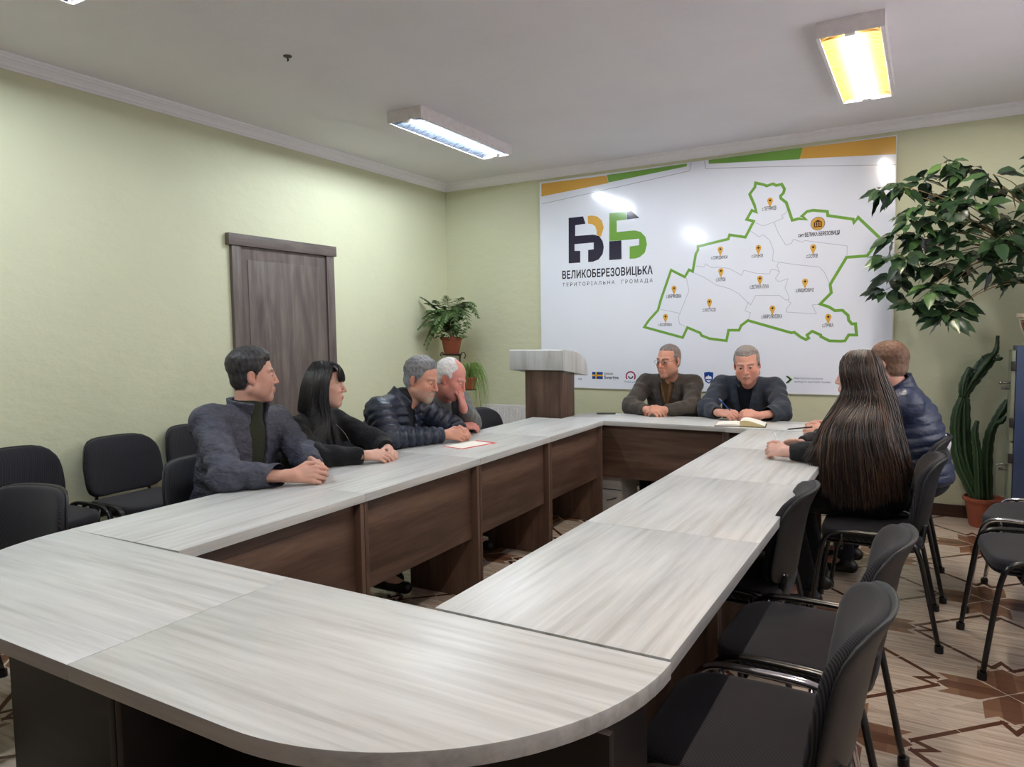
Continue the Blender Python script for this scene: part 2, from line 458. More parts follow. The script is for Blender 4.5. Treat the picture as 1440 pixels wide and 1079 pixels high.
def stroke(pts, w, closed=False):
    """quads of a mitred stroke"""
    P = [np.array(p, float) for p in pts]; N = len(P); L = []; R = []
    for i in range(N):
        if closed: a, c = P[i - 1], P[(i + 1) % N]
        else: a, c = P[max(i - 1, 0)], P[min(i + 1, N - 1)]
        d1 = P[i] - a; d2 = c - P[i]
        d1 = d1 / (np.linalg.norm(d1) + 1e-9) if np.linalg.norm(d1) > 1e-9 else d2 / np.linalg.norm(d2)
        d2 = d2 / (np.linalg.norm(d2) + 1e-9) if np.linalg.norm(d2) > 1e-9 else d1
        n1 = np.array([-d1[1], d1[0]]); n2 = np.array([-d2[1], d2[0]]); nn = n1 + n2
        if np.linalg.norm(nn) < .3: nn = n1
        nn = nn / np.linalg.norm(nn); s = 1 / max(.55, nn @ n1)
        L.append(P[i] + nn * w * s / 2); R.append(P[i] - nn * w * s / 2)
    out = []
    for i in range(N if closed else N - 1):
        j = (i + 1) % N; out.append([tuple(L[i]), tuple(L[j]), tuple(R[j]), tuple(R[i])])
    return out
def circle(cx, cz, r, n=28, a0=0, a1=360, ex=1):
    return [(cx + ex * r * math.cos(math.radians(a0 + (a1 - a0) * k / n)), cz + r * math.sin(math.radians(a0 + (a1 - a0) * k / n))) for k in range(n + (0 if a1 - a0 == 360 else 1))]
def text(body, x0, x1, z0, z1, mat, name, bold=0.0, space=1.0, lift=.0008, tilt=0.0, parent=None):
    cu = bpy.data.curves.new('lettering', 'FONT'); cu.body = body; cu.size = 1; cu.offset = bold; cu.space_character = space; cu.resolution_u = 3
    o = bpy.data.objects.new('lettering', cu); COL.objects.link(o)
    bpy.context.view_layer.update()
    me = bpy.data.meshes.new_from_object(o.evaluated_get(bpy.context.evaluated_depsgraph_get()))
    COL.objects.unlink(o); bpy.data.objects.remove(o)
    n = len(me.vertices); co = np.empty(n * 3); me.vertices.foreach_get('co', co); co = co.reshape(-1, 3)
    mn, mx = co.min(0), co.max(0)
    X = x0 + (co[:, 0] - mn[0]) / (mx[0] - mn[0]) * (x1 - x0); Z = z0 + (co[:, 1] - mn[1]) / (mx[1] - mn[1]) * (z1 - z0)
    new = np.stack([X - BX, np.full(n, YB - lift), Z], 1)
    me.vertices.foreach_set('co', new.ravel()); me.update(); me.materials.clear()
    return mesh_obj(name, me, mat, parent or BT)
OUTLINE = [(-2.173,1.437),(-2.129,1.497),(-2.047,1.582),(-2.019,1.678),(-1.929,1.925),(-1.809,1.86),(-1.772,1.919),(-1.74,1.903),(-1.714,2.05),(-1.696,2.08),(-1.696,2.111),(-1.443,2.154),(-1.433,2.187),(-1.305,2.158),(-1.24,2.281),(-1.296,2.301),(-1.255,2.371),(-1.22,2.353),(-1.236,2.412),(-1.274,2.502),(-1.233,2.554),(-1.228,2.588),(-1.159,2.564),(-1.141,2.553),(-1.095,2.565),(-1.068,2.549),(-1.027,2.554),(-1.005,2.514),(-1.013,2.483),(-1.035,2.462),(-1.031,2.443),(-0.99,2.406),(-0.944,2.262),(-0.895,2.271),(-0.843,2.26),(-0.873,2.288),(-0.835,2.321),(-0.791,2.326),(-0.688,2.307),(-0.684,2.275),(-0.504,2.231),(-0.499,2.204),(-0.471,2.242),(-0.315,2.069),(-0.405,1.947),(-0.546,1.945),(-0.659,1.743),(-0.65,1.678),(-0.729,1.593),(-0.664,1.568),(-0.622,1.538),(-0.569,1.54),(-0.528,1.499),(-0.523,1.462),(-0.501,1.433),(-0.475,1.434),(-0.466,1.347),(-0.521,1.348),(-0.547,1.303),(-0.58,1.3),(-0.66,1.304),(-0.721,1.338),(-0.722,1.35),(-0.784,1.38),(-0.822,1.351),(-0.81,1.326),(-0.83,1.314),(-0.869,1.335),(-0.917,1.374),(-0.941,1.37),(-1.279,1.476),(-1.333,1.436),(-1.35,1.397),(-1.436,1.398),(-1.453,1.31),(-1.523,1.319),(-1.594,1.329),(-1.662,1.356),(-1.675,1.379),(-1.785,1.426),(-1.826,1.34)]
BORDERS = [[(-2.028,1.591),(-1.85,1.55)],[(-1.795,1.854),(-1.772,1.741),(-1.863,1.518),(-1.854,1.459),(-1.803,1.435)],[(-1.74,1.896),(-1.632,1.842),(-1.543,1.78),(-1.43,1.744),(-1.352,1.697),(-1.279,1.621),(-1.304,1.557),(-1.258,1.538),(-1.274,1.487)],[(-1.709,1.948),(-1.646,1.935),(-1.633,1.961),(-1.579,1.925),(-1.518,1.928),(-1.431,1.91),(-1.332,1.848),(-1.315,1.89),(-1.236,1.864),(-1.199,1.858),(-1.112,1.849),(-1.1,1.885),(-1.059,1.876),(-1.039,1.862)],[(-1.277,2.215),(-1.197,2.152),(-1.164,2.168),(-1.113,2.117),(-1.085,2.039),(-1.089,1.954),(-1.093,1.954),(-1.04,1.938),(-1.056,1.914),(-1.035,1.858),(-1.067,1.809),(-1.042,1.782),(-0.97,1.804),(-0.993,1.73),(-0.961,1.661),(-0.964,1.619),(-0.944,1.61),(-0.975,1.569),(-0.979,1.537),(-0.755,1.517),(-0.787,1.588),(-0.729,1.593)],[(-1.24,2.279),(-1.17,2.237),(-1.083,2.26),(-1.011,2.287),(-1.025,2.307),(-0.989,2.327),(-0.989,2.35)],[(-1.083,2.26),(-1.046,2.168),(-0.99,2.07),(-0.95,2.081),(-0.933,2.112),(-0.866,2.084),(-0.849,2.096),(-0.543,2.032),(-0.544,1.951)],[(-1.04,1.938),(-0.9,1.909),(-0.737,1.882),(-0.702,1.84),(-0.663,1.748)],[(-1.28,1.626),(-1.259,1.603),(-1.218,1.679),(-1.033,1.672),(-0.984,1.632),(-0.964,1.636)]]
PINS = [('с.ПЕТРИКІВ',(-1.114,2.435),(-1.175,2.361),(-1.066,2.362)),('с.БУЦНІВ',(-1.201,2.064),(-1.254,1.983),(-1.165,1.989)),('с.ОСТРІВ',(-0.786,2.039),(-0.834,1.958),(-0.752,1.962)),('с.СЕРЕДИНКИ',(-1.508,2.074),(-1.584,1.993),(-1.449,1.993)),('с.ХАТКИ',(-1.502,1.894),(-1.543,1.809),(-1.465,1.814)),("с.МАР'ЯНІВКА",(-1.903,1.767),(-1.973,1.686),(-1.839,1.69)),('с.ЙОСИПІВКА',(-1.979,1.525),(-2.043,1.441),(-1.921,1.451)),('с.НАСТАСІВ',(-1.597,1.641),(-1.652,1.558),(-1.544,1.564)),('с.ВЕЛИКА ЛУКА',(-1.187,1.815),(-1.266,1.737),(-1.117,1.739)),('с.МИШКОВИЧІ',(-0.842,1.774),(-0.911,1.692),(-0.778,1.697)),('с.МИРОЛЮБІВКА',(-1.087,1.57),(-1.173,1.491),(-1.011,1.495)),('с.ЛУЧКА',(-0.669,1.491),(-0.711,1.411),(-0.631,1.417))]
MEDAL = [(-0.755,2.22),(-0.806,2.225)]
TOWN = [(-0.898,2.128),(-0.597,2.122),(-0.598,2.151)]
LOGO_V = [(-2.905,2.461),(-2.758,2.462),(-2.734,2.393),(-2.838,2.388),(-2.839,2.29),(-2.654,2.288),(-2.599,2.27),(-2.566,2.223),(-2.555,2.168),(-2.566,2.107),(-2.605,2.06),(-2.665,2.042),(-2.711,2.043),(-2.71,2.153),(-2.655,2.155),(-2.654,2.216),(-2.846,2.215),(-2.847,2.154),(-2.789,2.15),(-2.79,2.042),(-2.908,2.043)]
LOGO_Y = [(-2.712,2.46),(-2.671,2.462),(-2.616,2.447),(-2.571,2.406),(-2.555,2.342),(-2.572,2.29),(-2.586,2.262),(-2.626,2.286),(-2.624,2.323),(-2.639,2.362),(-2.667,2.383),(-2.708,2.39)]
LOGO_G = [(-2.499,2.465),(-2.337,2.466),(-2.337,2.395),(-2.429,2.393),(-2.429,2.292),(-2.264,2.293),(-2.204,2.276),(-2.161,2.229),(-2.146,2.163),(-2.166,2.092),(-2.213,2.055),(-2.256,2.046),(-2.308,2.046),(-2.307,2.155),(-2.219,2.16),(-2.218,2.217),(-2.386,2.216),(-2.502,2.218)]
LOGO_D1 = [(-2.334,2.465),(-2.289,2.465),(-2.216,2.398),(-2.334,2.395)]
LOGO_D2 = [(-2.502,2.216),(-2.385,2.215),(-2.384,2.048),(-2.503,2.047)]
TITLE = [(-2.975,1.972),(-2.976,1.897),(-2.094,1.979),(-2.094,1.901)]
SUB = [(-2.974,1.864),(-2.974,1.829),(-2.094,1.861),(-2.094,1.833)]
BAN = [[(-3.185,2.808),(-2.527,2.803),(-2.506,2.734),(-3.187,2.687)],[(-2.522,2.807),(-1.793,2.815),(-1.793,2.792),(-2.506,2.739)],[(-1.608,2.82),(-0.874,2.82),(-0.895,2.732),(-1.608,2.789)],[(-0.874,2.82),(-0.228,2.813),(-0.225,2.681),(-0.895,2.736)]]
BANLINE = [[(-3.177,2.618),(-1.771,2.75),(-1.754,2.814)],[(-1.644,2.816),(-1.633,2.753),(-1.15,2.706),(-0.224,2.604)]]
FLAG = [(-2.678,1.03),(-2.571,1.032),(-2.572,0.967),(-2.679,0.965)]
SV = [(-2.559,1.026),(-2.472,1.012),(-2.559,0.994),(-2.417,0.965)]
ARC = [(-2.303,0.999),(-2.349,0.998),(-2.36,0.942),(-2.247,0.962)]
SHIELD = [(-1.64,1.04),(-1.602,1.047),(-1.561,1.042),(-1.563,0.988),(-1.574,0.963),(-1.6,0.945),(-1.627,0.962),(-1.637,0.987)]
CH = [(-0.973,1.021),(-0.942,0.995),(-0.973,0.963)]
MIN = [(-0.916,0.999),(-0.699,1.015),(-0.915,0.972),(-0.644,0.988)]
LT = [(-2.829,0.949),(-2.785,0.977)]

flat([(p, 0 if i in (0, 3) else 1) for i, p in enumerate(BAN)], [M['borange'], M['bgreen']], 'printed_banner')
flat([(q, 0) for l in BANLINE for q in stroke(l, .005)], [M['bgrey']], 'banner_line')
emblem = flat([(LOGO_V, 0), (LOGO_Y, 1), (LOGO_G, 2), (LOGO_D1, 0), (LOGO_D2, 0)], [M['bink'], M['borange'], M['bgreen']], 'letter_emblem')
text('ВЕЛИКОБЕРЕЗОВИЦЬКА', -2.975, -2.094, 1.885, 1.978, M['btext'], 'title_lettering', bold=.026, space=1.06)
text('ТЕРИТОРІАЛЬНА  ГРОМАДА', -2.974, -2.094, 1.823, 1.864, M['btext'], 'subtitle_lettering', space=1.55)
flat([(q, 0) for q in stroke(OUTLINE, .022, True)], [M['bgreen']], 'map_outline')
flat([(q, 0) for l in BORDERS for q in stroke(l, .0032)], [M['bgrey']], 'district_borders')
for nm, (px, pz), (lx, lz), (rx, rz) in PINS:
    pin = circle(px, pz, .0235, 24, -35, 215, .95) + [(px, pz - .058)]
    po = flat([(pin, 0), (circle(px, pz + .001, .0085, 12), 1)], [M['borange'], M['btext']], 'location_pin')
    flat([([(px - .013, pz - .060), (px + .013, pz - .060), (px + .013, pz - .064), (px - .013, pz - .064)], 0)], [M['bgrey']], 'pin_mark', parent=po)
    zz = (lz + rz) / 2
    text(nm, lx, rx, zz - .004, zz + .028, M['btext'], 'place_name', bold=.012)
(mx_, mz_), _ = MEDAL
gl = [([(mx_ - .030, mz_ + .012), (mx_ + .030, mz_ + .012), (mx_, mz_ + .030)], 1), ([(mx_ - .030, mz_ - .028), (mx_ + .030, mz_ - .028), (mx_ + .030, mz_ - .020), (mx_ - .030, mz_ - .020)], 1)]
for k in range(4):
    cx = mx_ - .024 + k * .016; gl.append(([(cx - .005, mz_ - .019), (cx + .005, mz_ - .019), (cx + .005, mz_ + .010), (cx - .005, mz_ + .010)], 1))
flat([(circle(mx_, mz_, .052, 36), 2), (circle(mx_, mz_, .047, 36), 0)][::-1][:1] + [(q, 1) for q in stroke(circle(mx_, mz_, .050, 36), .004, True)] + gl, [M['borange'], M['bbrown']], 'town_medallion', lift=.0008)
text('смт ВЕЛИКА БЕРЕЗОВИЦЯ', -.898, -.597, 2.118, 2.157, M['btext'], 'town_lettering', bold=.03)
# row of partner logos along the foot
fx0, fx1, fz0, fz1 = -2.678, -2.572, .966, 1.031
fl = [([(fx0, fz0), (fx1, fz0), (fx1, fz1), (fx0, fz1)], 0), ([(fx0, .992), (fx1, .992), (fx1, 1.006), (fx0, 1.006)], 1), ([(fx0 + .032, fz0), (fx0 + .045, fz0), (fx0 + .045, fz1), (fx0 + .032, fz1)], 1)]
fo = flat(fl, [M['bblue'], M['byel']], 'flag_logo')
text('Швеція', -2.559, -2.472, 1.004, 1.028, M['btext'], 'flag_lettering', bold=.01)
text('Sverige', -2.559, -2.417, .958, .998, M['btext'], 'flag_lettering', bold=.02)
flat([(q, 0) for q in stroke(circle(-2.3015, .995, .042, 20, -35, 215), .012)] + [(q, 1) for q in stroke(circle(-2.3015, .998, .020, 12, 180, 360), .010)], [M['bpink'], M['bink']], 'arch_logo')
text('Polsk ads', -2.358, -2.250, .938, .955, M['bmin'], 'arch_lettering')
def shr(pts, k, c=(-1.601, .998)): return [(c[0] + (x - c[0]) * k, c[1] + (z - c[1]) * k) for x, z in pts]
castle = [(-1.628, .985), (-1.626, 1.000), (-1.618, 1.008), (-1.610, 1.006), (-1.602, 1.021), (-1.595, 1.006), (-1.586, 1.012), (-1.574, .996), (-1.576, .985)]
flat([(SHIELD, 0), (castle, 1), ([(-1.622, .974), (-1.580, .974), (-1.600, .955)], 1)], [M['bblue'], M['bw']], 'shield_logo')
flat([(q, 0) for q in stroke(CH, .012)] + [(q, 1) for q in stroke([(x + .013, z) for x, z in CH], .006)], [M['bink'], M['bgreen']], 'chevron_logo')
text('Міністерство розвитку', -.916, -.699, .994, 1.014, M['bmin'], 'ministry_lettering')
text('громад та територій України', -.915, -.644, .966, .987, M['bmin'], 'ministry_lettering')
text('.ua', -2.826, -2.785, .955, .972, M['btext'], 'partner_lettering')

# ------------------------------------------------------------------ desks
ZT, TH = .750, .034
def top_mesh(poly, name, parent):
    return MB().prism(poly, ZT - TH, ZT).build(name, M['topX'], parent, bevel=.002, seg=2)
def desk(label, cx, cy, rz, L, W, tl=None, legx=None, dy=.12, group='straight desks of the meeting table', poly=None, offs=0):
    t = thing('conference_desk', label, 'desk', (cx, cy, 0), rz, group)
    o = top_mesh(poly or rrect(-L / 2 + .0008, -W / 2, L / 2 - .0008, W / 2, .002, 1), 'tabletop', t)
    for s in (-1, 1):
        x0 = s * (L / 2 - .013)
        MB().box((x0 - .011, -W / 2 + .010, .0), (x0 + .011, W / 2 - dy, ZT - TH)).build('leg_panel', M['walZ'], t, bevel=.0015)
    MB().box((-L / 2 + .024, -W / 2 + .045, .325), (L / 2 - .024, -W / 2 + .063, ZT - TH)).build('modesty_panel', M['walX'], t, bevel=.001)
    f = MB()
    for s in (-1, 1):
        f.lathe([(0, .30), (.007, .30), (.007, .304), (0, .304)], 10)
    return t
# left row (slightly skewed, as in the room)
ly = [1.340, 2.206, 3.115, 3.967, 4.850]
names = ['first desk of the left row, beside the near curved desk', 'left row desk in front of the man in the grey jacket', 'left row desk where the black-haired woman rests her hands',
         'left row desk by the lectern, where it meets the far desks']
sk = math.atan2(.071, 3.52)
for i in range(4):
    y0, y1 = ly[i], ly[i + 1]; ym = (y0 + y1) / 2
    xin = -1.966 - (ym - 1.33) * math.tan(sk)
    W = .572 + .012 * i / 3
    desk('pale ' + names[i], xin - W / 2, ym, PI / 2 + sk, (y1 - y0) / math.cos(sk), W)
ry = [1.345, 2.230, 3.137, 4.010, 4.812]
names = ['first desk of the right row, next to the near curved desk', 'right row desk in front of the tucked-in chair', 'right row desk in front of the long-haired woman', 'far desk of the right row, meeting the notebook desk']
for i in range(4):
    y0, y1 = ry[i], ry[i + 1]
    desk('pale ' + names[i], -.713, (y0 + y1) / 2, -PI / 2, y1 - y0, .575)
# far row
pl = [(-.612, -.245)] + [(.612, -.245), (.612, .245)] + [(-.612 + .16 - .16 * math.sin(math.radians(a)), .245 - .16 + .16 * math.cos(math.radians(a))) for a in range(0, 91, 15)]
desk('pale far desk with a rounded corner, in front of the brown blazer', -1.768, 5.097, 0, 1.224, .49, poly=pl, dy=.15, group='far desks of the meeting table')
desk('pale wood far desk under the open notebook', -.770, 5.080, 0, .770, .49, dy=.12, group='far desks of the meeting table')
# near row: two desks with quarter-round outer corners
def near_desk(label, x0, x1, side):
    t = thing('curved_conference_desk', label, 'desk', ((x0 + x1) / 2, 1.045, 0), 0, 'near curved end desks of the meeting table')
    L = (x1 - x0) / 2; r = .575; a = []
    if side < 0:
        for k in range(0, 25): q = math.radians(90 * k / 24); a.append((-L + r - r * math.cos(q), -.290 + r - r * math.sin(q)))
        poly = a + [(L - .0008, -.290), (L - .0008, .290), (-L, .290)]
    else:
        for k in range(0, 25): q = math.radians(90 * k / 24); a.append((L - r + r * math.sin(q), -.290 + r - r * math.cos(q)))
        poly = [(-L + .0008, -.290)] + a + [(L, .290), (-L + .0008, .290)]
    top_mesh(poly, 'tabletop', t)
    sgn = side
    # solid outer panel under the curve, end legs and the inner panel
    MB().box((-L + (.07 if side < 0 else .013), .045, 0), (L - (.013 if side < 0 else .03), .063, ZT - TH)).build('outer_panel', M['shadelam'], t, bevel=.001)
    MB().box((side * (L - .055) - .011, .063, 0), (side * (L - .055) + .011, .275, ZT - TH)).build('leg_panel', M['shadelam'], t, bevel=.0015)
    MB().box((-side * (L - .013) - .011, -.20, 0), (-side * (L - .013) + .011, .044, ZT - TH)).build('leg_panel', M['shadelam'], t, bevel=.0015)
    return t
near_desk('pale wood near desk with a curved corner, left half of the closest end', -2.535, -1.478, -1)
near_desk('pale wood near desk with a curved corner, right half of the closest end', -1.478, -.420, 1)

# ------------------------------------------------------------------ chairs
def cushion(w, d, th, nx=14, ny=12, crown=.012, r=.07, edge=.018):
    """soft rounded slab: superellipse outline, domed top; returns verts, faces in (u, v, h)"""
    V = []; F = []
    rings = [(0.0, 1), (.08, 1), (.2, 1), (.35, 1), (.5, 1), (.65, 1), (.77, 1), (.87, 1), (.95, 1), (1.0, 1)]
    N = 44
    def outline(k):
        a = 2 * PI * k / N; c, s = math.cos(a), math.sin(a); n = 5.0
        q = (abs(c) ** n + abs(s) ** n) ** (-1 / n); return c * q * w / 2, s * q * d / 2
    for i, (f, _) in enumerate(rings[1:]):
        for k in range(N):
            u, v = outline(k)
            h = th + crown * (1 - f * f) - (edge * .25 if f > .97 else (edge * .06 if f > .9 else 0))
            V.append((u * f, v * f, h))
    for (f, h) in ((1.012, th * .62), (1.012, th * .35), (.985, 0.0), (.90, -.002), (.75, -.002), (.58, -.002), (.40, -.002), (.22, -.002), (.06, -.002)):
        for k in range(N):
            u, v = outline(k); V.append((u * f, v * f, h))
    R = len(V) // N
    for i in range(R - 1):
        for k in range(N):
            l = (k + 1) % N; F.append((i * N + k, i * N + l, (i + 1) * N + l, (i + 1) * N + k))
    V.append((0, 0, th + crown)); c = len(V) - 1
    for k in range(N): F.append((c, k, (k + 1) % N)) if False else F.append((k, c, (k + 1) % N))
    F.append(tuple((R - 1) * N + k for k in range(N)))
    return V, F

def seat_xform(p):
    u, v, h = p
    z = .425 + h - .10 * max(0, (v - .12)) ** 1.4 * 1.6 + .03 * (u / .23) ** 2 * .3
    return (u, v + .01, z)
def back_xform(p, shell=0.0):
    # u across, v up (centred), h outwards to the sitter
    u, v, h = p
    w = 1 - .16 * max(0, v / .19) ** 1.5
    u2 = u * w
    bend = .055 * (u / .235) ** 2                        # wraps round the sitter
    top = .9 * max(0, (v - .06)) ** 1.6 * 1.0           # curls back at the top
    y = -.205 - (v + .18) * .17 - top + bend + h
    return (u2, y, .655 + v)
def make_chair(label, tube):
    t = thing('office_chair', label, 'chair', group='black visitor chairs')
    V, F = cushion(.465, .43, .048)
    MB().add([seat_xform(p) for p in V], F).build('seat', M['fseat'], t, smooth='all')
    V2, F2 = cushion(.45, .415, .012, crown=0, edge=.01)
    MB().add([seat_xform((a, b, h - .016)) for a, b, h in V2], F2).build('seat_shell', M['black'], t, smooth='all')
    V, F = cushion(.465, .322, .036, crown=.010)
    bk = MB().add([back_xform(p) for p in V], F).build('backrest', M['fback'], t, smooth='all')
    V2, F2 = cushion(.478, .334, .014, crown=0, edge=.01)
    MB().add([back_xform((a, b, -h + .006)) for a, b, h in V2], F2).build('backrest_shell', M['black'], t, smooth='all')
    for s in (-1, 1):
        x = s * .264
        path = [(s * .262, .262, .014), (s * .258, .225, .30), (s * .264, .205, .42), (s * .264, .180, .466), (s * .264, .130, .484), (x, .02, .487), (x, -.09, .483), (s * .264, -.150, .462), (s * .264, -.180, .410), (s * .264, -.205, .30), (s * .262, -.262, .014)]
        MB().tube(catmull(path, 5), .0105, 12, sx=1.35).build('leg_frame', tube, t, smooth='all')
        MB().tube([(s * .262, .263, 0), (s * .262, .262, .03)], .0175, 12).build('foot_cap', M['black'], t, smooth=True)
        MB().tube([(s * .262, -.263, 0), (s * .262, -.262, .03)], .0175, 12).build('foot_cap', M['black'], t, smooth=True)
        # flat bar that carries the backrest
        MB().tube(catmull([(s * .16, .02, .405), (s * .165, -.12, .405), (s * .168, -.165, .415), (s * .168, -.182, .44), (s * .166, -.192, .48), (s * .160, -.198, .53)], 5), .007, 8, sx=2.0).build('back_support', M['blackm'], t, smooth='all')
    c = MB()
    for y in (.13, -.10): c.tube([(-.250, y, .462 if False else .40), (.250, y, .40)], .009, 10); 
    for s in (-1, 1):
        for y in (.13, -.10): c.tube([(s * .235, y, .40), (s * .262, y, .478)], .009, 8)
    c.build('cross_bar', tube, t, smooth='all')
    return t
def copy_tree(o, parent=None):
    c = o.copy(); COL.objects.link(c)
    if parent is not None: c.parent = parent
    for ch in list(o.children): copy_tree(ch, c)
    return c
first = {}
def chair(x, y, face, label, tube='blackm', group='black visitor chairs', z=0):
    """face = direction the sitter looks, in degrees from +x"""
    if tube not in first: first[tube] = make_chair(label, M[tube]); o = first[tube]
    else: o = copy_tree(first[tube])
    o.location = (x, y, z); o.rotation_euler = (0, 0, math.radians(face - 90)); o['label'] = label; o['group'] = group
    return o
chair(-.330, 1.665, 181, 'closest black chair at the bottom right, chrome rails beside its seat', 'chrome', 'chairs along the right side of the table')
chair(-.300, 2.262, 179, 'black chair at the right of the table, second from the camera', 'blackm', 'chairs along the right side of the table')
chair(-.620, 2.800, 181, 'black chair pushed in under the right desks, its back against the table edge', 'blackm', 'chairs along the right side of the table')
chair(-.190, 3.760, 181, 'black chair under the long-haired woman', 'blackm', 'chairs along the right side of the table')
chair(-.160, 4.420, 180, 'black chair under the man in the navy jacket, furthest on the right side', 'blackm', 'chairs along the right side of the table')
chair(-4.015, 1.950, 2, 'leftmost black chair against the green wall, at the left frame edge', 'blackm', 'chairs against the left wall')
chair(-3.945, 2.500, 2, 'middle black chair of the row against the left wall', 'blackm', 'chairs against the left wall')
chair(-4.020, 3.060, 0, 'chair against the left wall, mostly hidden behind the man in dark grey', 'blackm', 'chairs against the left wall')
chair(-3.000, 1.235, -78, 'black chair at the left end of the near curved desk, back to the wall row', 'blackm', 'chairs along the left side of the table')
chair(-2.835, 2.240, 2, 'black chair under the man in the grey jacket', 'blackm', 'chairs along the left side of the table')
chair(-2.790, 2.800, 2, 'black chair under the black-haired woman', 'blackm', 'chairs along the left side of the table')
chair(-2.830, 3.400, 0, 'black chair under the man in the quilted navy jacket', 'blackm', 'chairs along the left side of the table')
chair(-2.870, 3.960, 0, 'black chair under the white-haired man', 'blackm', 'chairs along the left side of the table')
chair(-2.760, 4.600, -6, 'empty black chair in front of the radiator', 'blackm', 'chairs along the left side of the table')
chair(-1.800, 5.700, -90, 'black chair under the man in the brown blazer, below the wall board', 'blackm', 'chairs behind the far desks')
chair(-1.180, 5.690, -90, 'black chair under the man in the navy blazer, below the wall board', 'blackm', 'chairs behind the far desks')
chair(.505, 4.270, 168, 'chair at the right frame edge, further one, nearest the cactus pot', 'chrome', 'spare chairs at the right edge')
chair(.455, 3.600, 186, 'chair at the right frame edge, nearer one, its legs on open floor', 'blackm', 'spare chairs at the right edge')

# ------------------------------------------------------------------ lectern
t = thing('lectern', 'wooden lectern with a pale top on a dark brown column, left of the board', 'lectern', (-2.62, 5.05, 0))
ox, oy = -2.62, 5.05
pr = [(4.900, 1.112), (4.900, 1.262), (4.906, 1.270), (5.09, 1.252), (5.19, 1.232), (5.26, 1.205), (5.31, 1.172), (5.34, 1.135), (5.352, 1.09), (5.354, 1.048)]
MB().prism([(a - oy, b) for a, b in pr], -2.857 - ox, -2.383 - ox, axis='x').build('top', M['topZ'], t, bevel=.003)
MB().box((-2.735 - ox, 4.935 - oy, 0), (-2.405 - ox, 4.957 - oy, 1.11)).build('front_panel', M['walZ'], t, bevel=.001)
for x in (-2.735, -2.427): MB().box((x - ox, 4.957 - oy, 0), (x + .022 - ox, 5.14 - oy, 1.08)).build('side_panel', M['walZ'], t, bevel=.001)
MB().box((-2.713 - ox, 4.957 - oy, .55), (-2.427 - ox, 5.13 - oy, .568)).build('shelf', M['walX'], t)

# drawer pedestal under the far desk
t = thing('drawer_pedestal', 'small pale drawer unit standing under the far desk in the corner of the table', 'drawer unit', (-2.09, 5.12, 0))
MB().box((-.15, -.15, .02), (.15, .17, .42)).build('body', M['topX'], t, bevel=.002)
for z in (.03, .225):
    f = MB().box((-.145, -.168, z), (.145, -.151, z + .185)).build('drawer', M['topX'], t, bevel=.002)
    MB().tube([(.04, -.168, z + .11), (.045, -.188, z + .11), (.105, -.188, z + .13), (.11, -.168, z + .13)], .004, 8).build('handle', M['iron'], f, smooth='all')
b = MB()
for sx_ in (-.12, .12):
    for sy_ in (-.12, .14): b.tube([(sx_, sy_, 0), (sx_, sy_, .022)], .02, 10)
b.build('castor', M['black'], t)

# ------------------------------------------------------------------ blue metal cabinet
M['cab'] = plain('blue_grey_enamel', srgb(52, 66, 96), .38, .5, var=.05, scale=8)
M['cabd'] = plain('door_enamel_wall_reflection', srgb(120, 124, 104), .4, .5)  # door colour carries the green wall's reflection, painted in
t = thing('metal_cabinet', 'tall dark blue metal cabinet at the right frame edge with keyed handles', 'cabinet', (.718, 5.68, 0))
MB().box((-.222, -.18, .04), (.30, .06, 1.272)).build('body', M['cab'], t, bevel=.006)
MB().box((-.20, -.16, 0), (.28, .05, .04)).build('plinth', M['black'], t)
for z0, z1, zh in ((.07, .655, .505), (.665, 1.245, 1.035)):
    dd = MB().box((-.244, -.17, z0), (-.224, .05, z1)).build('door', M['cabd'], t, bevel=.004)
    h = MB(); h.tube([(-.244, -.12, zh), (-.300, -.12, zh)], .007, 10); h.tube([(-.300, -.145, zh), (-.300, -.095, zh)], .008, 10)
    h.build('handle', M['steel'], dd, smooth='all')
    k = MB(); k.tube([(-.244, -.06, zh - .035), (-.268, -.06, zh - .035)], .012, 12); k.box((-.290, -.063, zh - .05), (-.266, -.057, zh - .03))
    k.build('lock', M['steel'], dd)
    for zz in (z0 + .12, z1 - .10): MB().box((-.250, -.183, zz - .03), (-.222, -.168, zz + .03)).build('hinge', M['iron'], dd, bevel=.002)

# ------------------------------------------------------------------ plants
def leaf_mat(name, c1, c2, c3, rough=.28, coat=0):
    m, nt, b = newmat(name, rough, .5)
    a = nd(nt, 'ShaderNodeAttribute'); a.attribute_name = 'tone'
    n = nd(nt, 'ShaderNodeTexNoise'); n.inputs['Scale'].default_value = 25
    nt.links.new(coords(nt), n.inputs['Vector'])
    E.nt = nt
    f = E(a.outputs['Fac']) * .8 + E(n.outputs['Fac']) * .2
    nt.links.new(ramp(nt, f.s, [(.1, c1), (.5, c2), (.95, c3)]), b.inputs['Base Color'])
    b.inputs['Subsurface Weight'].default_value = 0
    return m
M['leaf'] = leaf_mat('glossy_dark_leaf', srgb(26, 42, 28), srgb(42, 64, 40), srgb(84, 116, 62), .27)
M['fern'] = leaf_mat('soft_fern_leaf', srgb(52, 74, 44), srgb(82, 110, 62), srgb(122, 150, 84), .5)
M['spider'] = leaf_mat('striped_spider_leaf', srgb(84, 118, 52), srgb(128, 160, 80), srgb(196, 214, 150), .45)
M['bark'] = plain('light_brown_bark', srgb(120, 100, 72), .8, .2, var=.2, scale=40)
M['cream'] = plain('cream_ceramic', srgb(226, 214, 188), .35)

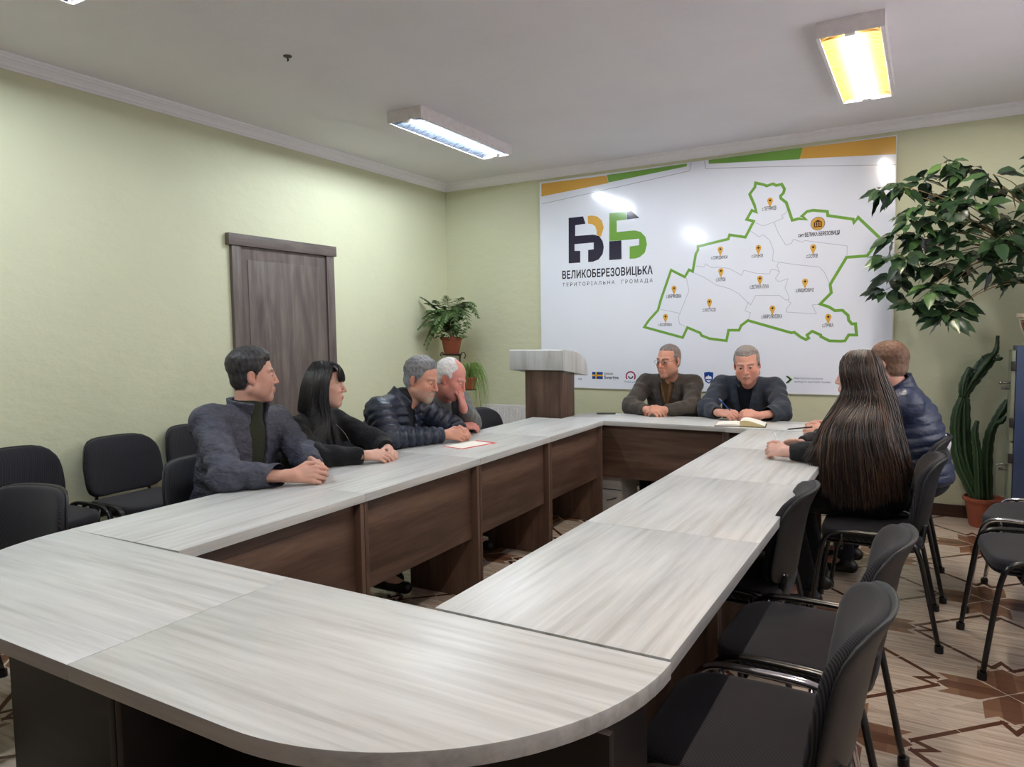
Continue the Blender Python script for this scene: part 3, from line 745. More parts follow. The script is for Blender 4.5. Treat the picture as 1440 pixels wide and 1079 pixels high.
class Leaves:
    def __init__(s): s.V = []; s.F = []; s.T = []
    def leaf(s, base, d, n, L, W, tone, droop=.25, fold=.18, curve=None):
        """ovate leaf: base point, direction, surface normal"""
        d = np.array(d, float); d /= np.linalg.norm(d); n = np.array(n, float); n -= d * (n @ d); n /= (np.linalg.norm(n) + 1e-9); sd = np.cross(d, n)
        prof = [(0, .0), (.05, .42), (.16, .84), (.32, 1.0), (.50, .93), (.68, .68), (.85, .34), (1.0, 0)]
        i0 = len(s.V); base = np.array(base, float); rows = []
        for t, w in prof:
            c = base + d * L * t + np.array([0, 0, -1]) * droop * L * t * t
            hw = w * W / 2; up = n * (fold * hw + .006 * math.sin(t * 18) * (w > .3))
            if w == 0: s.V.append(c); rows.append((len(s.V) - 1,))
            else:
                s.V += [c - sd * hw + up, c, c + sd * hw + up]; k = len(s.V); rows.append((k - 3, k - 2, k - 1))
            s.T += [tone] * len(rows[-1])
        for a, b in zip(rows[:-1], rows[1:]):
            if len(a) == 1: s.F += [(a[0], b[1], b[0]), (a[0], b[2], b[1])]
            elif len(b) == 1: s.F += [(a[0], a[1], b[0]), (a[1], a[2], b[0])]
            else: s.F += [(a[0], a[1], b[1], b[0]), (a[1], a[2], b[2], b[1])]
    def blade(s, pts, w, tone, wn=(0, 0, 1)):
        i0 = len(s.V); N = len(pts)
        for i, p in enumerate(pts):
            p = np.array(p, float); a = np.array(pts[min(i + 1, N - 1)], float) - np.array(pts[max(i - 1, 0)], float)
            sd = np.cross(a, wn); sd /= (np.linalg.norm(sd) + 1e-9); ww = w * (1 - (i / (N - 1)) ** 2 * .95) / 2
            s.V += [p - sd * ww, p + np.array([0, 0, -.25 * ww]), p + sd * ww]; s.T += [tone, tone + .35, tone]
        for i in range(N - 1):
            k = i0 + 3 * i; s.F += [(k, k + 1, k + 4, k + 3), (k + 1, k + 2, k + 5, k + 4)]
    def build(s, name, mat, parent, org, stuff=False):
        o_ = np.array(org, float); me = me_from(name, [np.array(v) - o_ for v in s.V], s.F)
        at = me.attributes.new('tone', 'FLOAT', 'POINT'); at.data.foreach_set('value', np.clip(np.array(s.T, np.float32), 0, 1))
        return mesh_obj(name, me, mat, parent, smooth=True)

# hibiscus on the cabinet
org = (.628, 5.62, 1.272)
t = thing('hibiscus_plant', 'big leafy green plant in a cream pot on top of the blue cabinet', 'potted plant', org)
pb = MB(); pb.lathe([(0, 0), (.085, 0), (.090, .012), (.075, .022), (.085, .06), (.108, .12), (.118, .175), (.130, .182), (.130, .205), (.112, .205), (.108, .19), (0, .185)], 40, m=0)
pb.build('pot', M['cream'], t, smooth=True)
MB().lathe([(0, .188), (.108, .188)], 24).build('soil', M['soil'], t)
# painted picture panel of the pot
def pic():
    m, nt, b = newmat('painted_flower_panel', .35)
    v = nd(nt, 'ShaderNodeTexVoronoi'); v.inputs['Scale'].default_value = 55
    nt.links.new(coords(nt), v.inputs['Vector'])
    nt.links.new(ramp(nt, v.outputs['Distance'], [(.1, srgb(190, 130, 120)), (.35, srgb(120, 50, 70)), (.6, srgb(50, 44, 60)), (.85, srgb(206, 176, 120))]), b.inputs['Base Color'])
    return m
pp = MB(); V = []; F = []
for i in range(9):
    a = math.radians(-160 + 70 * i / 8)
    for r_, z_ in ((.0905, .07), (.1085, .118), (.1185, .165)): V.append((r_ * 1.012 * math.cos(a), r_ * 1.012 * math.sin(a), z_))
for i in range(8):
    for j in range(2): F.append((i * 3 + j, (i + 1) * 3 + j, (i + 1) * 3 + j + 1, i * 3 + j + 1))
pp.add(V, F).build('flower_picture', pic(), t, smooth='all')
CL = [(0.1, 2.46), (0.18, 2.41), (-0.03, 2.37), (-0.16, 2.33), (-0.27, 2.33), (0.33, 2.33), (0.44, 2.26), (-0.07, 2.19), (0.13, 2.22), (0.28, 2.16), (0.47, 2.05), (-0.19, 2.02), (-0.03, 2.0), (0.17, 1.99), (0.36, 1.93), (0.51, 1.87), (-0.25, 1.88), (-0.21, 1.75), (-0.25, 1.66), (-0.14, 1.86), (0.02, 1.8), (0.18, 1.80), (0.37, 1.77), (0.5, 1.72), (0.02, 1.66), (0.12, 1.66), (-0.08, 1.55), (0.04, 1.54), (0.11, 1.47), (.17, 1.53), (.05, 2.28), (-.1, 2.1), (.05, 2.1), (.22, 2.28), (.2, 2.08), (.38, 2.08), (.1, 1.9), (.28, 1.86), (.44, 1.95), (.6, 2.2), (.7, 2.0), (.62, 1.8), (.75, 2.3), (.85, 1.9), (.9, 2.15), (.8, 1.7), (.62, 2.4)]
st = MB(); lv = Leaves(); r2 = random.Random(5)
hub = [(.60, 5.60, 1.66), (.50, 5.58, 1.85), (.64, 5.6, 2.0)]
for i, h in enumerate(hub): st.tube([tuple(np.array(q) - np.array(org)) for q in catmull([(.628, 5.62, 1.44), (.64 - .02 * i, 5.6, 1.56), h], 5)], [.007] * 11, 8)
def segs(a, b, sag, n=6): return [tuple(np.array(a) * (1 - k / n) + np.array(b) * (k / n) + np.array([0, 0, sag * math.sin(PI * k / n)])) for k in range(n + 1)]
for (x, z) in CL:
    y = 5.50 + r2.uniform(-.16, .16); c = (x, y, z)
    h = min(hub, key=lambda q: (q[0] - x) ** 2 + (q[2] - z) ** 2)
    st.tube([tuple(np.array(q) - np.array(org)) for q in segs(h, c, .08)], [.005, .0045, .004, .0035, .003, .0025, .002], 6)
    for k in range(12):
        a = r2.uniform(0, 2 * PI); out = np.array([math.cos(a), math.sin(a) * .8 - .25, r2.uniform(-.75, .25)])
        L = r2.uniform(.085, .145); bpt = np.array(c) + out * r2.uniform(.005, .065)
        nn = np.array([r2.uniform(-.5, .5), -.7 + r2.uniform(-.4, .4), .75])
        lv.leaf(bpt, out, nn, L, L * r2.uniform(.50, .64), min(1, max(0, r2.gauss(.36, .16) + (.35 if r2.random() < .12 else 0))), r2.uniform(.1, .45), .22)
st.build('branches', M['bark'], t, smooth='all'); lv.build('foliage', M['leaf'], t, org)

# cactus in the terracotta pot
org = (.375, 5.93, 0)
t = thing('column_cactus', 'tall dark green column cactus in a terracotta pot on the floor by the cabinet', 'cactus', org)
MB().lathe([(0, 0), (.083, 0), (.088, .01), (.112, .165), (.116, .180), (.128, .182), (.130, .205), (.120, .208), (.114, .195), (0, .190)], 40).build('pot', M['terra'], t, smooth=True)
MB().lathe([(0, .186), (.113, .186)], 24).build('soil', M['soil'], t)
M['cact'] = leaf_mat('dark_cactus_skin', srgb(34, 54, 34), srgb(46, 68, 42), srgb(70, 96, 58), .42)
def column(pts, r, name='stem'):
    P = catmull(pts, 7); N = len(P); V = []; F = []; T = []; n = 24; up = np.array([0, -1, 0.])
    for i, p in enumerate(P):
        tt = P[min(i + 1, N - 1)] - P[max(i - 1, 0)]; tt = tt / np.linalg.norm(tt)
        a = up - tt * (up @ tt); a /= np.linalg.norm(a); b = np.cross(tt, a); up = a
        rr = (r[min(int(i / (N - 1) * (len(r) - 1)), len(r) - 2)] * (1 - (i / (N - 1) * (len(r) - 1)) % 1) + r[min(int(i / (N - 1) * (len(r) - 1)) + 1, len(r) - 1)] * ((i / (N - 1) * (len(r) - 1)) % 1)) if i < N - 1 else r[-1]
        for k in range(n):
            th = 2 * PI * k / n; rib = abs(math.cos(2 * th)) ** 1.6
            q = rr * (.45 + .62 * rib) * (1 + .07 * math.sin(i * 1.9 + (k // 6)))
            V.append(tuple(p + a * q * math.cos(th) + b * q * math.sin(th) - np.array(org))); T.append(.15 + .6 * rib)
    for i in range(N - 1):
        for k in range(n): l = (k + 1) % n; F.append((i * n + k, i * n + l, (i + 1) * n + l, (i + 1) * n + k))
    F.append(tuple((N - 1) * n + k for k in range(n))); F.append(tuple(range(n))[::-1])
    me = me_from(name, V, F); at = me.attributes.new('tone', 'FLOAT', 'POINT'); at.data.foreach_set('value', np.array(T, np.float32))
    return mesh_obj(name, me, M['cact'], t, smooth=True)
def cp(l, y0=5.93, dy=0): return [(x, y0 + dy * i, z) for i, (x, z) in enumerate(l)]
column(cp([(0.36, 0.17), (0.268, 0.444), (0.245, 0.645), (0.240, 0.847), (0.243, 0.93), (0.305, 1.06), (0.375, 1.17), (.402, 1.21)]), [.04, .042, .04, .036, .030, .044, .042, .014])
column(cp([(.402, 1.195), (0.42, 1.25), (0.424, 1.335)]), [.016, .018, .012, .010])
column(cp([(0.335, 0.17), (0.220, 0.439), (0.190, 0.642), (0.195, 0.795), (0.225, 0.91)], 5.89), [.030, .034, .030, .028, .018])
column(cp([(0.40, 0.17), (0.385, 0.453), (0.395, 0.629), (0.425, 0.735), (0.472, 0.840), (0.49, 0.895)], 5.95, -.005), [.030, .034, .030, .026, .028, .014])
column(cp([(0.225, 0.908), (0.233, 1.01), (0.266, 1.12)], 5.90), [.018, .026, .022, .012])
column(cp([(0.418, 0.735), (0.455, 0.752), (0.480, 0.790)], 5.86), [.014, .018, .010])
column(cp([(0.345, 0.17), (0.325, 0.5), (0.305, 0.66), (0.318, 0.75)], 5.86), [.024, .026, .022, .012])
column(cp([(.40, 1.17), (.435, 1.175), (.452, 1.185)], 5.90), [.008, .013, .008])
lb = Leaves(); r3 = random.Random(3)
for k in range(26):
    z = r3.uniform(1.0, 1.2); x = .27 + (z - 1.0) * .62
    lb.leaf((x + r3.choice([-.035, .035]), 5.90, z), (r3.uniform(-1, 1), -.4, r3.uniform(0, 1)), (0, -1, .5), .022, .012, .5, .1)
lb.build('leaflets', M['leaf'], t, org)

# corner flower stand with two plants
org = (-4.00, 5.80, 0)
t = thing('plant_stand', 'black wrought iron flower stand in the corner between green walls', 'plant stand', org)
b = MB(); b.tube([(0.06, 0, 0.02), (0.06, 0, 1.19)], .008, 8)
for a in (0, 120, 240):
    c, s_ = math.cos(math.radians(a)), math.sin(math.radians(a))
    b.tube(catmull([(.06, 0, .20), (.06 + c * .07, s_ * .07, .10), (.06 + c * .17, s_ * .17, .04), (.06 + c * .20, s_ * .20, .007)], 5), .006, 8)
b.build('pole', M['iron'], t, smooth='all')
ring = [(-.035 + .095 * math.cos(2 * PI * k / 28), .095 * math.sin(2 * PI * k / 28), 1.200) for k in range(28)]
b = MB(); b.tube(ring, .005, 8, closed=True); b.tube([(-.125, 0, 1.195), (.06, 0, 1.190)], .005, 8); b.tube([(-.035, -.09, 1.195), (-.035, .09, 1.195)], .005, 8)
b.tube(catmull([(.06, 0, 1.10), (.065, 0, 1.17), (.085, 0, 1.215), (.115, 0, 1.215), (.125, 0, 1.19), (.115, 0, 1.165), (.105, 0, 1.17)], 6), .005, 8)
b.tube(catmull([(-.125, 0, 1.195), (-.15, 0, 1.22), (-.17, 0, 1.20), (-.16, 0, 1.18)], 6), .005, 8)
b.build('upper_ring', M['iron'], t, smooth='all')
ring = [(.165 + .07 * math.cos(2 * PI * k / 28), .07 * math.sin(2 * PI * k / 28), .86) for k in range(28)]
b = MB(); b.tube(ring, .005, 8, closed=True); b.tube([(.06, 0, .86), (.235, 0, .86)], .005, 8); b.tube([(.165, -.07, .86), (.165, .07, .86)], .005, 8)
b.build('lower_ring', M['iron'], t, smooth='all')
org = (-4.035, 5.80, 1.207)
t = thing('feathery_plant', 'feathery green plant in a terracotta pot on the corner stand', 'potted plant', org)
MB().lathe([(0, 0), (.070, 0), (.074, .006), (.098, .135), (.108, .137), (.110, .165), (.100, .167), (.095, .150), (0, .150)], 36).build('pot', M['terra'], t, smooth=True)
MB().lathe([(0, .152), (.094, .152)], 20).build('soil', M['soil'], t)
fr = Leaves(); r4 = random.Random(11); stm = MB()
def frond(base, end, sag, w, n=13):
    pts = segs(base, end, sag, n); stm.tube([tuple(np.array(p) - np.array(org)) for p in pts], .0016, 5)
    for i in range(2, n + 1):
        p = np.array(pts[i]); d = np.array(pts[i]) - np.array(pts[i - 1]); d /= np.linalg.norm(d)
        sd = np.cross(d, (0, 0, 1.)); sd /= (np.linalg.norm(sd) + 1e-6); f = math.sin(PI * (.12 + .8 * i / n)) * w
        for s_ in (-1, 1):
            for q in (0, .5):
                fr.leaf(p - d * q * .02, sd * s_ * .85 + d * .6 + np.array([0, 0, r4.uniform(-.25, .1)]), (0, -.5, 1), f * r4.uniform(.7, 1.1), .017, r4.uniform(.1, .8), .2, .05)
base = (-4.035, 5.80, 1.36)
ends = [(-4.26, 5.62, 1.76, .08), (-4.20, 5.6, 1.70, .10), (-4.27, 5.66, 1.56, .14), (-4.25, 5.55, 1.45, .16), (-4.22, 5.6, 1.30, .18), (-4.05, 5.55, 1.72, .10), (-3.95, 5.6, 1.76, .08), (-3.78, 5.62, 1.74, .12), (-3.66, 5.66, 1.66, .16), (-3.60, 5.62, 1.55, .20), (-3.66, 5.55, 1.46, .22), (-3.78, 5.5, 1.46, .20), (-3.9, 5.5, 1.52, .16), (-4.0, 5.48, 1.50, .14), (-4.12, 5.5, 1.55, .12), (-4.16, 5.56, 1.26, .20), (-3.72, 5.8, 1.56, .2), (-3.90, 5.75, 1.66, .12), (-4.1, 5.75, 1.66, .1), (-4.1, 5.5, 1.62, .1), (-3.85, 5.62, 1.62, .14), (-3.95, 5.45, 1.42, .16), (-4.05, 5.5, 1.42, .12), (-4.1, 5.56, 1.40, .12), (-4.0, 5.55, 1.62, .1), (-3.8, 5.7, 1.70, .1), (-4.14, 5.52, 1.48, .1)]
for x, y, z, sg in ends: frond(base, (x, y, z), sg, r4.uniform(.085, .115))
for k in range(420):
    a = r4.uniform(0, 2 * PI); q = r4.uniform(.02, .17); z = r4.uniform(1.36, 1.64)
    p = np.array([-4.02 + q * math.cos(a), 5.74 + .8 * q * math.sin(a), z]); p[1] = min(p[1], 6.05); p[0] = max(p[0], -4.26)
    d = np.array([math.cos(a), math.sin(a), r4.uniform(-.5, .5)]); fr.leaf(p, d, (r4.uniform(-.5, .5), -.7, .7), r4.uniform(.03, .06), .014, r4.uniform(.1, .9), .3, .05)
stm.build('stems', M['bark'], t, smooth='all'); fr.build('fronds', M['fern'], t, org)
org = (-3.835, 5.80, .865)
t = thing('spider_plant', 'pale green spider plant with hanging blades, on the lower ring of the corner stand', 'potted plant', org)
MB().lathe([(0, 0), (.050, 0), (.052, .006), (.066, .095), (.072, .097), (.073, .115), (.064, .115), (0, .105)], 30).build('pot', M['terra'], t, smooth=True)
sp = Leaves()
for k in range(170):
    a = r4.uniform(0, 2 * PI); R = r4.uniform(.05, .21); c, s_ = math.cos(a), math.sin(a) * .8
    hgt = r4.uniform(.02, .16); dr = r4.uniform(.0, .42) if R > .08 else r4.uniform(-.05, .2)
    P0 = np.array([-3.835, 5.80, .965])
    pts = catmull([P0 + (c * .01, s_ * .01, 0), P0 + (c * R * .4, s_ * R * .4, hgt), P0 + (c * R * .85, s_ * R * .85, hgt * .7 - dr * .3), P0 + (c * R * 1.05, s_ * R * 1.05, -dr)], 4)
    pts = [np.array((max(p[0], -4.29), min(p[1], 6.11), p[2])) for p in pts]
    sp.blade(pts, r4.uniform(.006, .010), r4.uniform(.1, .6), (-s_, c, .2))
for e in ((-3.60, 5.72, 1.02), (-3.66, 5.62, .98)):
    sp.blade([np.array(q) for q in segs((-3.835, 5.8, .97), e, .16, 10)], .004, .3, (0, -1, .2))
sp.build('blades', M['spider'], t, org)

# ------------------------------------------------------------------ things on the desks
M['glass_blk'] = plain('black_glass', srgb(14, 14, 16), .08, .6)
t = thing('smartphone', 'black smartphone lying flat on the far desk beside the lectern', 'phone', (-2.19, 5.27, ZT), math.radians(22))
MB().prism(rrect(-.075, -.036, .075, .036, .010, 4), 0, .007).build('body', M['black'], t, bevel=.0015)
MB().prism(rrect(-.072, -.033, .072, .033, .008, 4), .007, .0076).build('screen', M['glass_blk'], t)

M['page'] = plain('white_page_paper', srgb(244, 240, 228), .7, .3, var=.02)
M['pagedge'] = plain('cream_page_block', srgb(214, 198, 150), .8, .2, var=.12, scale=200)
M['cover'] = plain('dark_cover', srgb(40, 34, 36), .5)
t = thing('open_notebook', 'open notebook with white pages lying in front of the man in the navy blazer', 'notebook', (-1.085, 4.99, ZT), math.radians(8))
MB().prism(rrect(-.165, -.105, .165, .105, .006, 2), 0, .004).build('cover', M['cover'], t)
b = MB()
def pages(x0, x1, hfun, n=14):
    V = []; F = []
    for i in range(n + 1):
        x = x0 + (x1 - x0) * i / n; h = hfun(i / n)
        V += [(x, -.100, .004), (x, .100, .004), (x, -.100, .004 + h), (x, .100, .004 + h)]
    for i in range(n):
        a, c = 4 * i, 4 * (i + 1)
        F += [(a + 2, c + 2, c + 3, a + 3), (a, a + 2 + 0, c + 2, c) if False else (a, c, c + 2, a + 2), (a + 1, a + 3, c + 3, c + 1)]
    F += [(0, 2, 3, 1), (4 * n, 4 * n + 1, 4 * n + 3, 4 * n + 2)]
    return V, F
V, F = pages(-.160, .0, lambda s_: .003 + .010 * math.sin(PI * min(1, s_ * .75)) * (s_ > 0)); b.add(V, F)
b.build('left_pages', M['page'], t, smooth=True)
b = MB(); V, F = pages(.0, .160, lambda s_: .006 + .036 * math.sin(PI * (.10 + .86 * s_) ** .62) * (1 - .35 * s_)); b.add(V, F)
b.build('page_block', M['pagedge'], t, smooth=True)
b = MB(); V = []; F = []
for i in range(15):
    s_ = i / 14; h = .0045 + .006 + .036 * math.sin(PI * (.10 + .86 * s_) ** .62) * (1 - .35 * s_)
    V += [(.160 * s_, -.1005, h), (.160 * s_, .1005, h)]
for i in range(14): F.append((2 * i, 2 * i + 2, 2 * i + 3, 2 * i + 1))
b.add(V, F).build('top_page', M['page'], t, smooth='all')

M['red'] = plain('red_print', srgb(206, 44, 62), .6)
t = thing('paper_folder', 'white paper with a red border on the left desks, by clasped hands', 'paper', (-2.300, 3.475, ZT), math.radians(-12))
MB().box((-.085, -.145, 0), (.085, .145, .002)).build('sheet', M['page'], t)
MB().box((.062, -.145, .002), (.085, .145, .0025)).box((-.085, .122, .002), (.062, .145, .0025)).box((-.085, -.145, .002), (.062, -.128, .0025)).build('red_border', M['red'], t)

# ------------------------------------------------------------------ people: distance fields polygonised with surface nets
V3 = lambda *a: np.array(a, float)
def nrm(v): v = np.array(v, float); return v / (np.linalg.norm(v) + 1e-12)

def axis_grid(lo, hi, coarse, fines, fine):
    xs = [lo]; x = lo
    while x < hi:
        st = coarse
        for a, b in fines:
            if a - coarse * .5 <= x <= b: st = fine
        x += st; xs.append(x)
    return np.array(xs, np.float32)

class Field:
    def __init__(s, lo, hi, coarse, fines=(), fine=.004):
        s.ax = [axis_grid(lo[i], hi[i], coarse, [(f[0][i], f[1][i]) for f in fines], fine) for i in range(3)]
        s.D = np.full([len(a) for a in s.ax], .25, np.float32)
    def region(s, lo, hi):
        sl = []
        for i in range(3):
            a = max(0, np.searchsorted(s.ax[i], lo[i]) - 1); b = min(len(s.ax[i]), np.searchsorted(s.ax[i], hi[i]) + 1)
            if b <= a: return None, None
            sl.append(slice(a, b))
        g = np.meshgrid(*[s.ax[i][sl[i]] for i in range(3)], indexing='ij')
        return tuple(sl), np.stack(g, -1)
    @staticmethod
    def smin(a, b, k):
        if k <= 0: return np.minimum(a, b)
        h = np.maximum(k - np.abs(a - b), 0) / k
        return np.minimum(a, b) - h * h * k * .25
    def put(s, sl, d, k, mode='add'):
        if mode == 'add': s.D[sl] = s.smin(s.D[sl], d, k)
        else: s.D[sl] = -s.smin(-s.D[sl], d, k)          # subtract
    def cap(s, a, b, ra, rb=None, k=.02, mod=None, mode='add', cut=None):
        a = np.array(a, float); b = np.array(b, float); rb = ra if rb is None else rb; m = k + .03
        R = max(ra, rb) + m
        sl, p = s.region(np.minimum(a, b) - R, np.maximum(a, b) + R)
        if sl is None: return
        ba = b - a; L2 = ba @ ba + 1e-12; t = np.clip(((p - a) @ ba) / L2, 0, 1)
        d = np.linalg.norm(p - a - t[..., None] * ba, axis=-1) - (ra + (rb - ra) * t)
        if mod is not None: d = d - mod(p, t)
        if cut is not None: c_ = (p - np.array(cut[0])) @ nrm(cut[1]); x_ = np.maximum(.012 - np.abs(d - c_), 0) / .012; d = np.maximum(d, c_) + x_ * x_ * .003
        s.put(sl, d.astype(np.float32), k, mode)
    def ell(s, c, r, A=None, k=.02, mod=None, mode='add', cut=None):
        """ellipsoid; A rows are its axes"""
        c = np.array(c, float); r = np.array(r, float); R = r.max() + k + .03
        sl, p = s.region(c - R, c + R)
        if sl is None: return
        q = p - c
        if A is not None: q = q @ np.array(A).T
        k0 = np.linalg.norm(q / r, axis=-1); k1 = np.linalg.norm(q / (r * r), axis=-1) + 1e-9
        d = k0 * (k0 - 1) / k1
        if mod is not None: d = d - mod(p, q)
        if cut is not None: d = cut(p, q, d)
        s.put(sl, d.astype(np.float32), k, mode)
    def fn(s, lo, hi, f, k=.005, mode='add'):
        sl, p = s.region(np.array(lo), np.array(hi))
        if sl is None: return
        s.put(sl, f(p).astype(np.float32), k, mode)
    def warp(s, f, lo=None, hi=None):
        sl, p = s.region(lo if lo is not None else [a[0] for a in s.ax], hi if hi is not None else [a[-1] for a in s.ax])
        s.D[sl] = f(p, s.D[sl]).astype(np.float32)
    def mesh(s, name):
        D = s.D; S = D < 0; n1, n2, n3 = D.shape
        cnt = np.zeros((n1 - 1, n2 - 1, n3 - 1), np.int8)
        for a in (0, 1):
            for b in (0, 1):
                for c in (0, 1): cnt += S[a:n1 - 1 + a, b:n2 - 1 + b, c:n3 - 1 + c]
        act = (cnt > 0) & (cnt < 8); I, J, K = np.nonzero(act); n = len(I)
        ids = np.full(act.shape, -1, np.int64); ids[act] = np.arange(n)
        acc = np.zeros((n, 3)); num = np.zeros(n)
        cr = [(a, b, c) for a in (0, 1) for b in (0, 1) for c in (0, 1)]
        ax = s.ax
        for i, A in enumerate(cr):
            for B in cr[i + 1:]:
                if sum(abs(A[q] - B[q]) for q in range(3)) != 1: continue
                da = D[I + A[0], J + A[1], K + A[2]]; db = D[I + B[0], J + B[1], K + B[2]]
                m = (da < 0) != (db < 0); t = da[m] / (da[m] - db[m])
                pa = np.stack([ax[0][I[m] + A[0]], ax[1][J[m] + A[1]], ax[2][K[m] + A[2]]], 1)
                pb = np.stack([ax[0][I[m] + B[0]], ax[1][J[m] + B[1]], ax[2][K[m] + B[2]]], 1)
                acc[m] += pa + (pb - pa) * t[:, None]; num[m] += 1
        P = acc / np.maximum(num, 1)[:, None]; F = []
        for q in range(3):
            o = [1, 1, 1]; o[q] = 0
            sl1 = [slice(1, -1)] * 3; sl1[q] = slice(0, -1); sl2 = [slice(1, -1)] * 3; sl2[q] = slice(1, None)
            a = S[tuple(sl1)]; b = S[tuple(sl2)]; X = np.nonzero(a != b); base = [X[i] + (1 if i != q else 0) for i in range(3)]
            u, v = [i for i in range(3) if i != q]
            def cell(du, dv):
                c = [base[0].copy(), base[1].copy(), base[2].copy()]; c[u] = c[u] - du; c[v] = c[v] - dv; return ids[c[0], c[1], c[2]]
            Q = np.stack([cell(1, 1), cell(0, 1), cell(0, 0), cell(1, 0)], 1)
            fl = a[X] if q != 1 else ~a[X]
            Q[~fl] = Q[~fl][:, ::-1]; F.append(Q)
        F = np.concatenate(F); F = F[(F >= 0).all(1)]
        me = bpy.data.meshes.new(name); me.vertices.add(n); me.vertices.foreach_set('co', P.astype(np.float32).ravel())
        me.loops.add(len(F) * 4); me.loops.foreach_set('vertex_index', F.astype(np.int32).ravel())
        me.polygons.add(len(F)); me.polygons.foreach_set('loop_start', np.arange(0, len(F) * 4, 4, dtype=np.int32))
        me.update(calc_edges=True); me.validate()
        return me, P

def set_col(me, C):
    a = me.color_attributes.new('tint', 'FLOAT_COLOR', 'POINT')
    a.data.foreach_set('color', np.concatenate([C, np.ones((len(C), 1))], 1).astype(np.float32).ravel())

def tint_mat(name, rough, spec=.4, sss=0.0, bscale=0, bstr=0, sheen=0, vec=(1, 1, 1), det=4):
    m, nt, b = newmat(name, rough, spec)
    a = nd(nt, 'ShaderNodeAttribute'); a.attribute_name = 'tint'
    nt.links.new(a.outputs['Color'], b.inputs['Base Color'])
    if sss:
        b.inputs['Subsurface Weight'].default_value = sss; b.inputs['Subsurface Radius'].default_value = (.012, .004, .002); b.inputs['Subsurface Scale'].default_value = 1
    if bscale:
        n = nd(nt, 'ShaderNodeTexNoise'); n.inputs['Scale'].default_value = bscale; n.inputs['Detail'].default_value = det
        nt.links.new(coords(nt, vec), n.inputs['Vector']); bump(nt, b, n.outputs['Fac'], bstr, .004)
    if sheen: b.inputs['Sheen Weight'].default_value = sheen
    return m
M['skin'] = tint_mat('skin', .48, .4, .12, 60, .12)
M['hair'] = tint_mat('hair_strands', .5, .35, 0, 220, .55, vec=(1, 1, .35))
M['hairlong'] = tint_mat('long_hair_strands', .34, .5)
def cloth(name, c, c2, rough=.8, scale=300, bs=.25, spec=.3, sheen=.1, wr=0.5):
    m, nt, b = newmat(name, rough, spec)
    n = nd(nt, 'ShaderNodeTexNoise'); n.inputs['Scale'].default_value = scale; n.inputs['Detail'].default_value = 2
    nt.links.new(coords(nt), n.inputs['Vector'])
    nt.links.new(ramp(nt, n.outputs['Fac'], [(.35, c), (.65, c2)]), b.inputs['Base Color'])
    n2 = nd(nt, 'ShaderNodeTexNoise'); n2.inputs['Scale'].default_value = 16; n2.inputs['Detail'].default_value = 3; n2.inputs['Distortion'].default_value = 1.5
    nt.links.new(coords(nt, (1, 1, 2.2)), n2.inputs['Vector'])
    E.nt = nt; f = E(n.outputs['Fac']) * .12 + E(n2.outputs['Fac']) * wr
    bump(nt, b, f.s, bs, .03); b.inputs['Sheen Weight'].default_value = sheen
    return m
M['greyjk'] = cloth('dark_grey_nylon', srgb(62, 63, 76), srgb(74, 75, 88), .58, 60, .6, .3, 0)
M['navyq'] = cloth('navy_quilted_nylon', srgb(30, 38, 54), srgb(40, 48, 66), .38, 60, .3, .5, 0)
M['navyr'] = cloth('dark_blue_nylon', srgb(42, 50, 74), srgb(54, 62, 88), .38, 60, .3, .5, 0)
M['blackc'] = cloth('black_soft_cloth', srgb(18, 18, 20), srgb(28, 28, 32), .9, 200, .3, .2, .1)
M['blackj'] = cloth('black_jacket_cloth', srgb(17, 18, 22), srgb(26, 27, 33), .7, 150, .4, .3, .05)
M['brownb'] = cloth('brown_tweed', srgb(58, 52, 48), srgb(84, 77, 71), .9, 420, .3, .2, .15)
M['navyb'] = cloth('navy_tweed', srgb(40, 45, 56), srgb(60, 66, 78), .9, 420, .3, .2, .15)
M['greyc'] = cloth('grey_wool', srgb(82, 84, 84), srgb(112, 114, 112), .9, 380, .3, .2, .15)
M['olive'] = cloth('dark_olive_knit', srgb(36, 40, 30), srgb(52, 56, 42), .9, 300, .2, .2, .1)
M['brownk'] = cloth('brown_knit', srgb(84, 60, 38), srgb(122, 90, 58), .9, 420, .3, .2, .15)
M['navyk'] = cloth('black_navy_knit', srgb(14, 17, 26), srgb(24, 28, 38), .9, 300, .2, .2, .1)
M['trous'] = cloth('dark_trouser_cloth', srgb(24, 26, 34), srgb(34, 36, 46), .85, 200, .2, .2, .05)
M['shoe'] = plain('black_leather', srgb(24, 22, 22), .35)
M['eyew'] = plain('eye_white', srgb(206, 200, 196), .25, var=.01)
M['eyei'] = plain('eye_iris', srgb(48, 40, 36), .2)
M['gl'] = plain('thin_metal_rim', srgb(90, 90, 96), .3, .5, .8)
def lens_mat():
    m, nt, b = newmat('clear_lens', .02); b.inputs['Transmission Weight'].default_value = 1.0; b.inputs['IOR'].default_value = 1.05; b.inputs['Base Color'].default_value = (1, 1, 1, 1); return m
M['lens'] = lens_mat()

def hash_noise(p, s):
    q = p * s
    return (np.sin(q[..., 0] * 1.7 + 1.3 * np.sin(q[..., 1] * 1.1 + q[..., 2])) + np.sin(q[..., 1] * 1.9 + 1.1 * np.sin(q[..., 2] * 1.3 + q[..., 0] * .7)) + np.sin(q[..., 2] * 1.6 + 1.2 * np.sin(q[..., 0] * 1.2 - q[..., 1] * .8))) / 3

def head_axes(F, U):
    F = nrm(F); U = np.array(U, float); U = nrm(U - F * (U @ F)); S = np.cross(F, U)
    return np.stack([S, F, U])                          # rows: right, forward, up

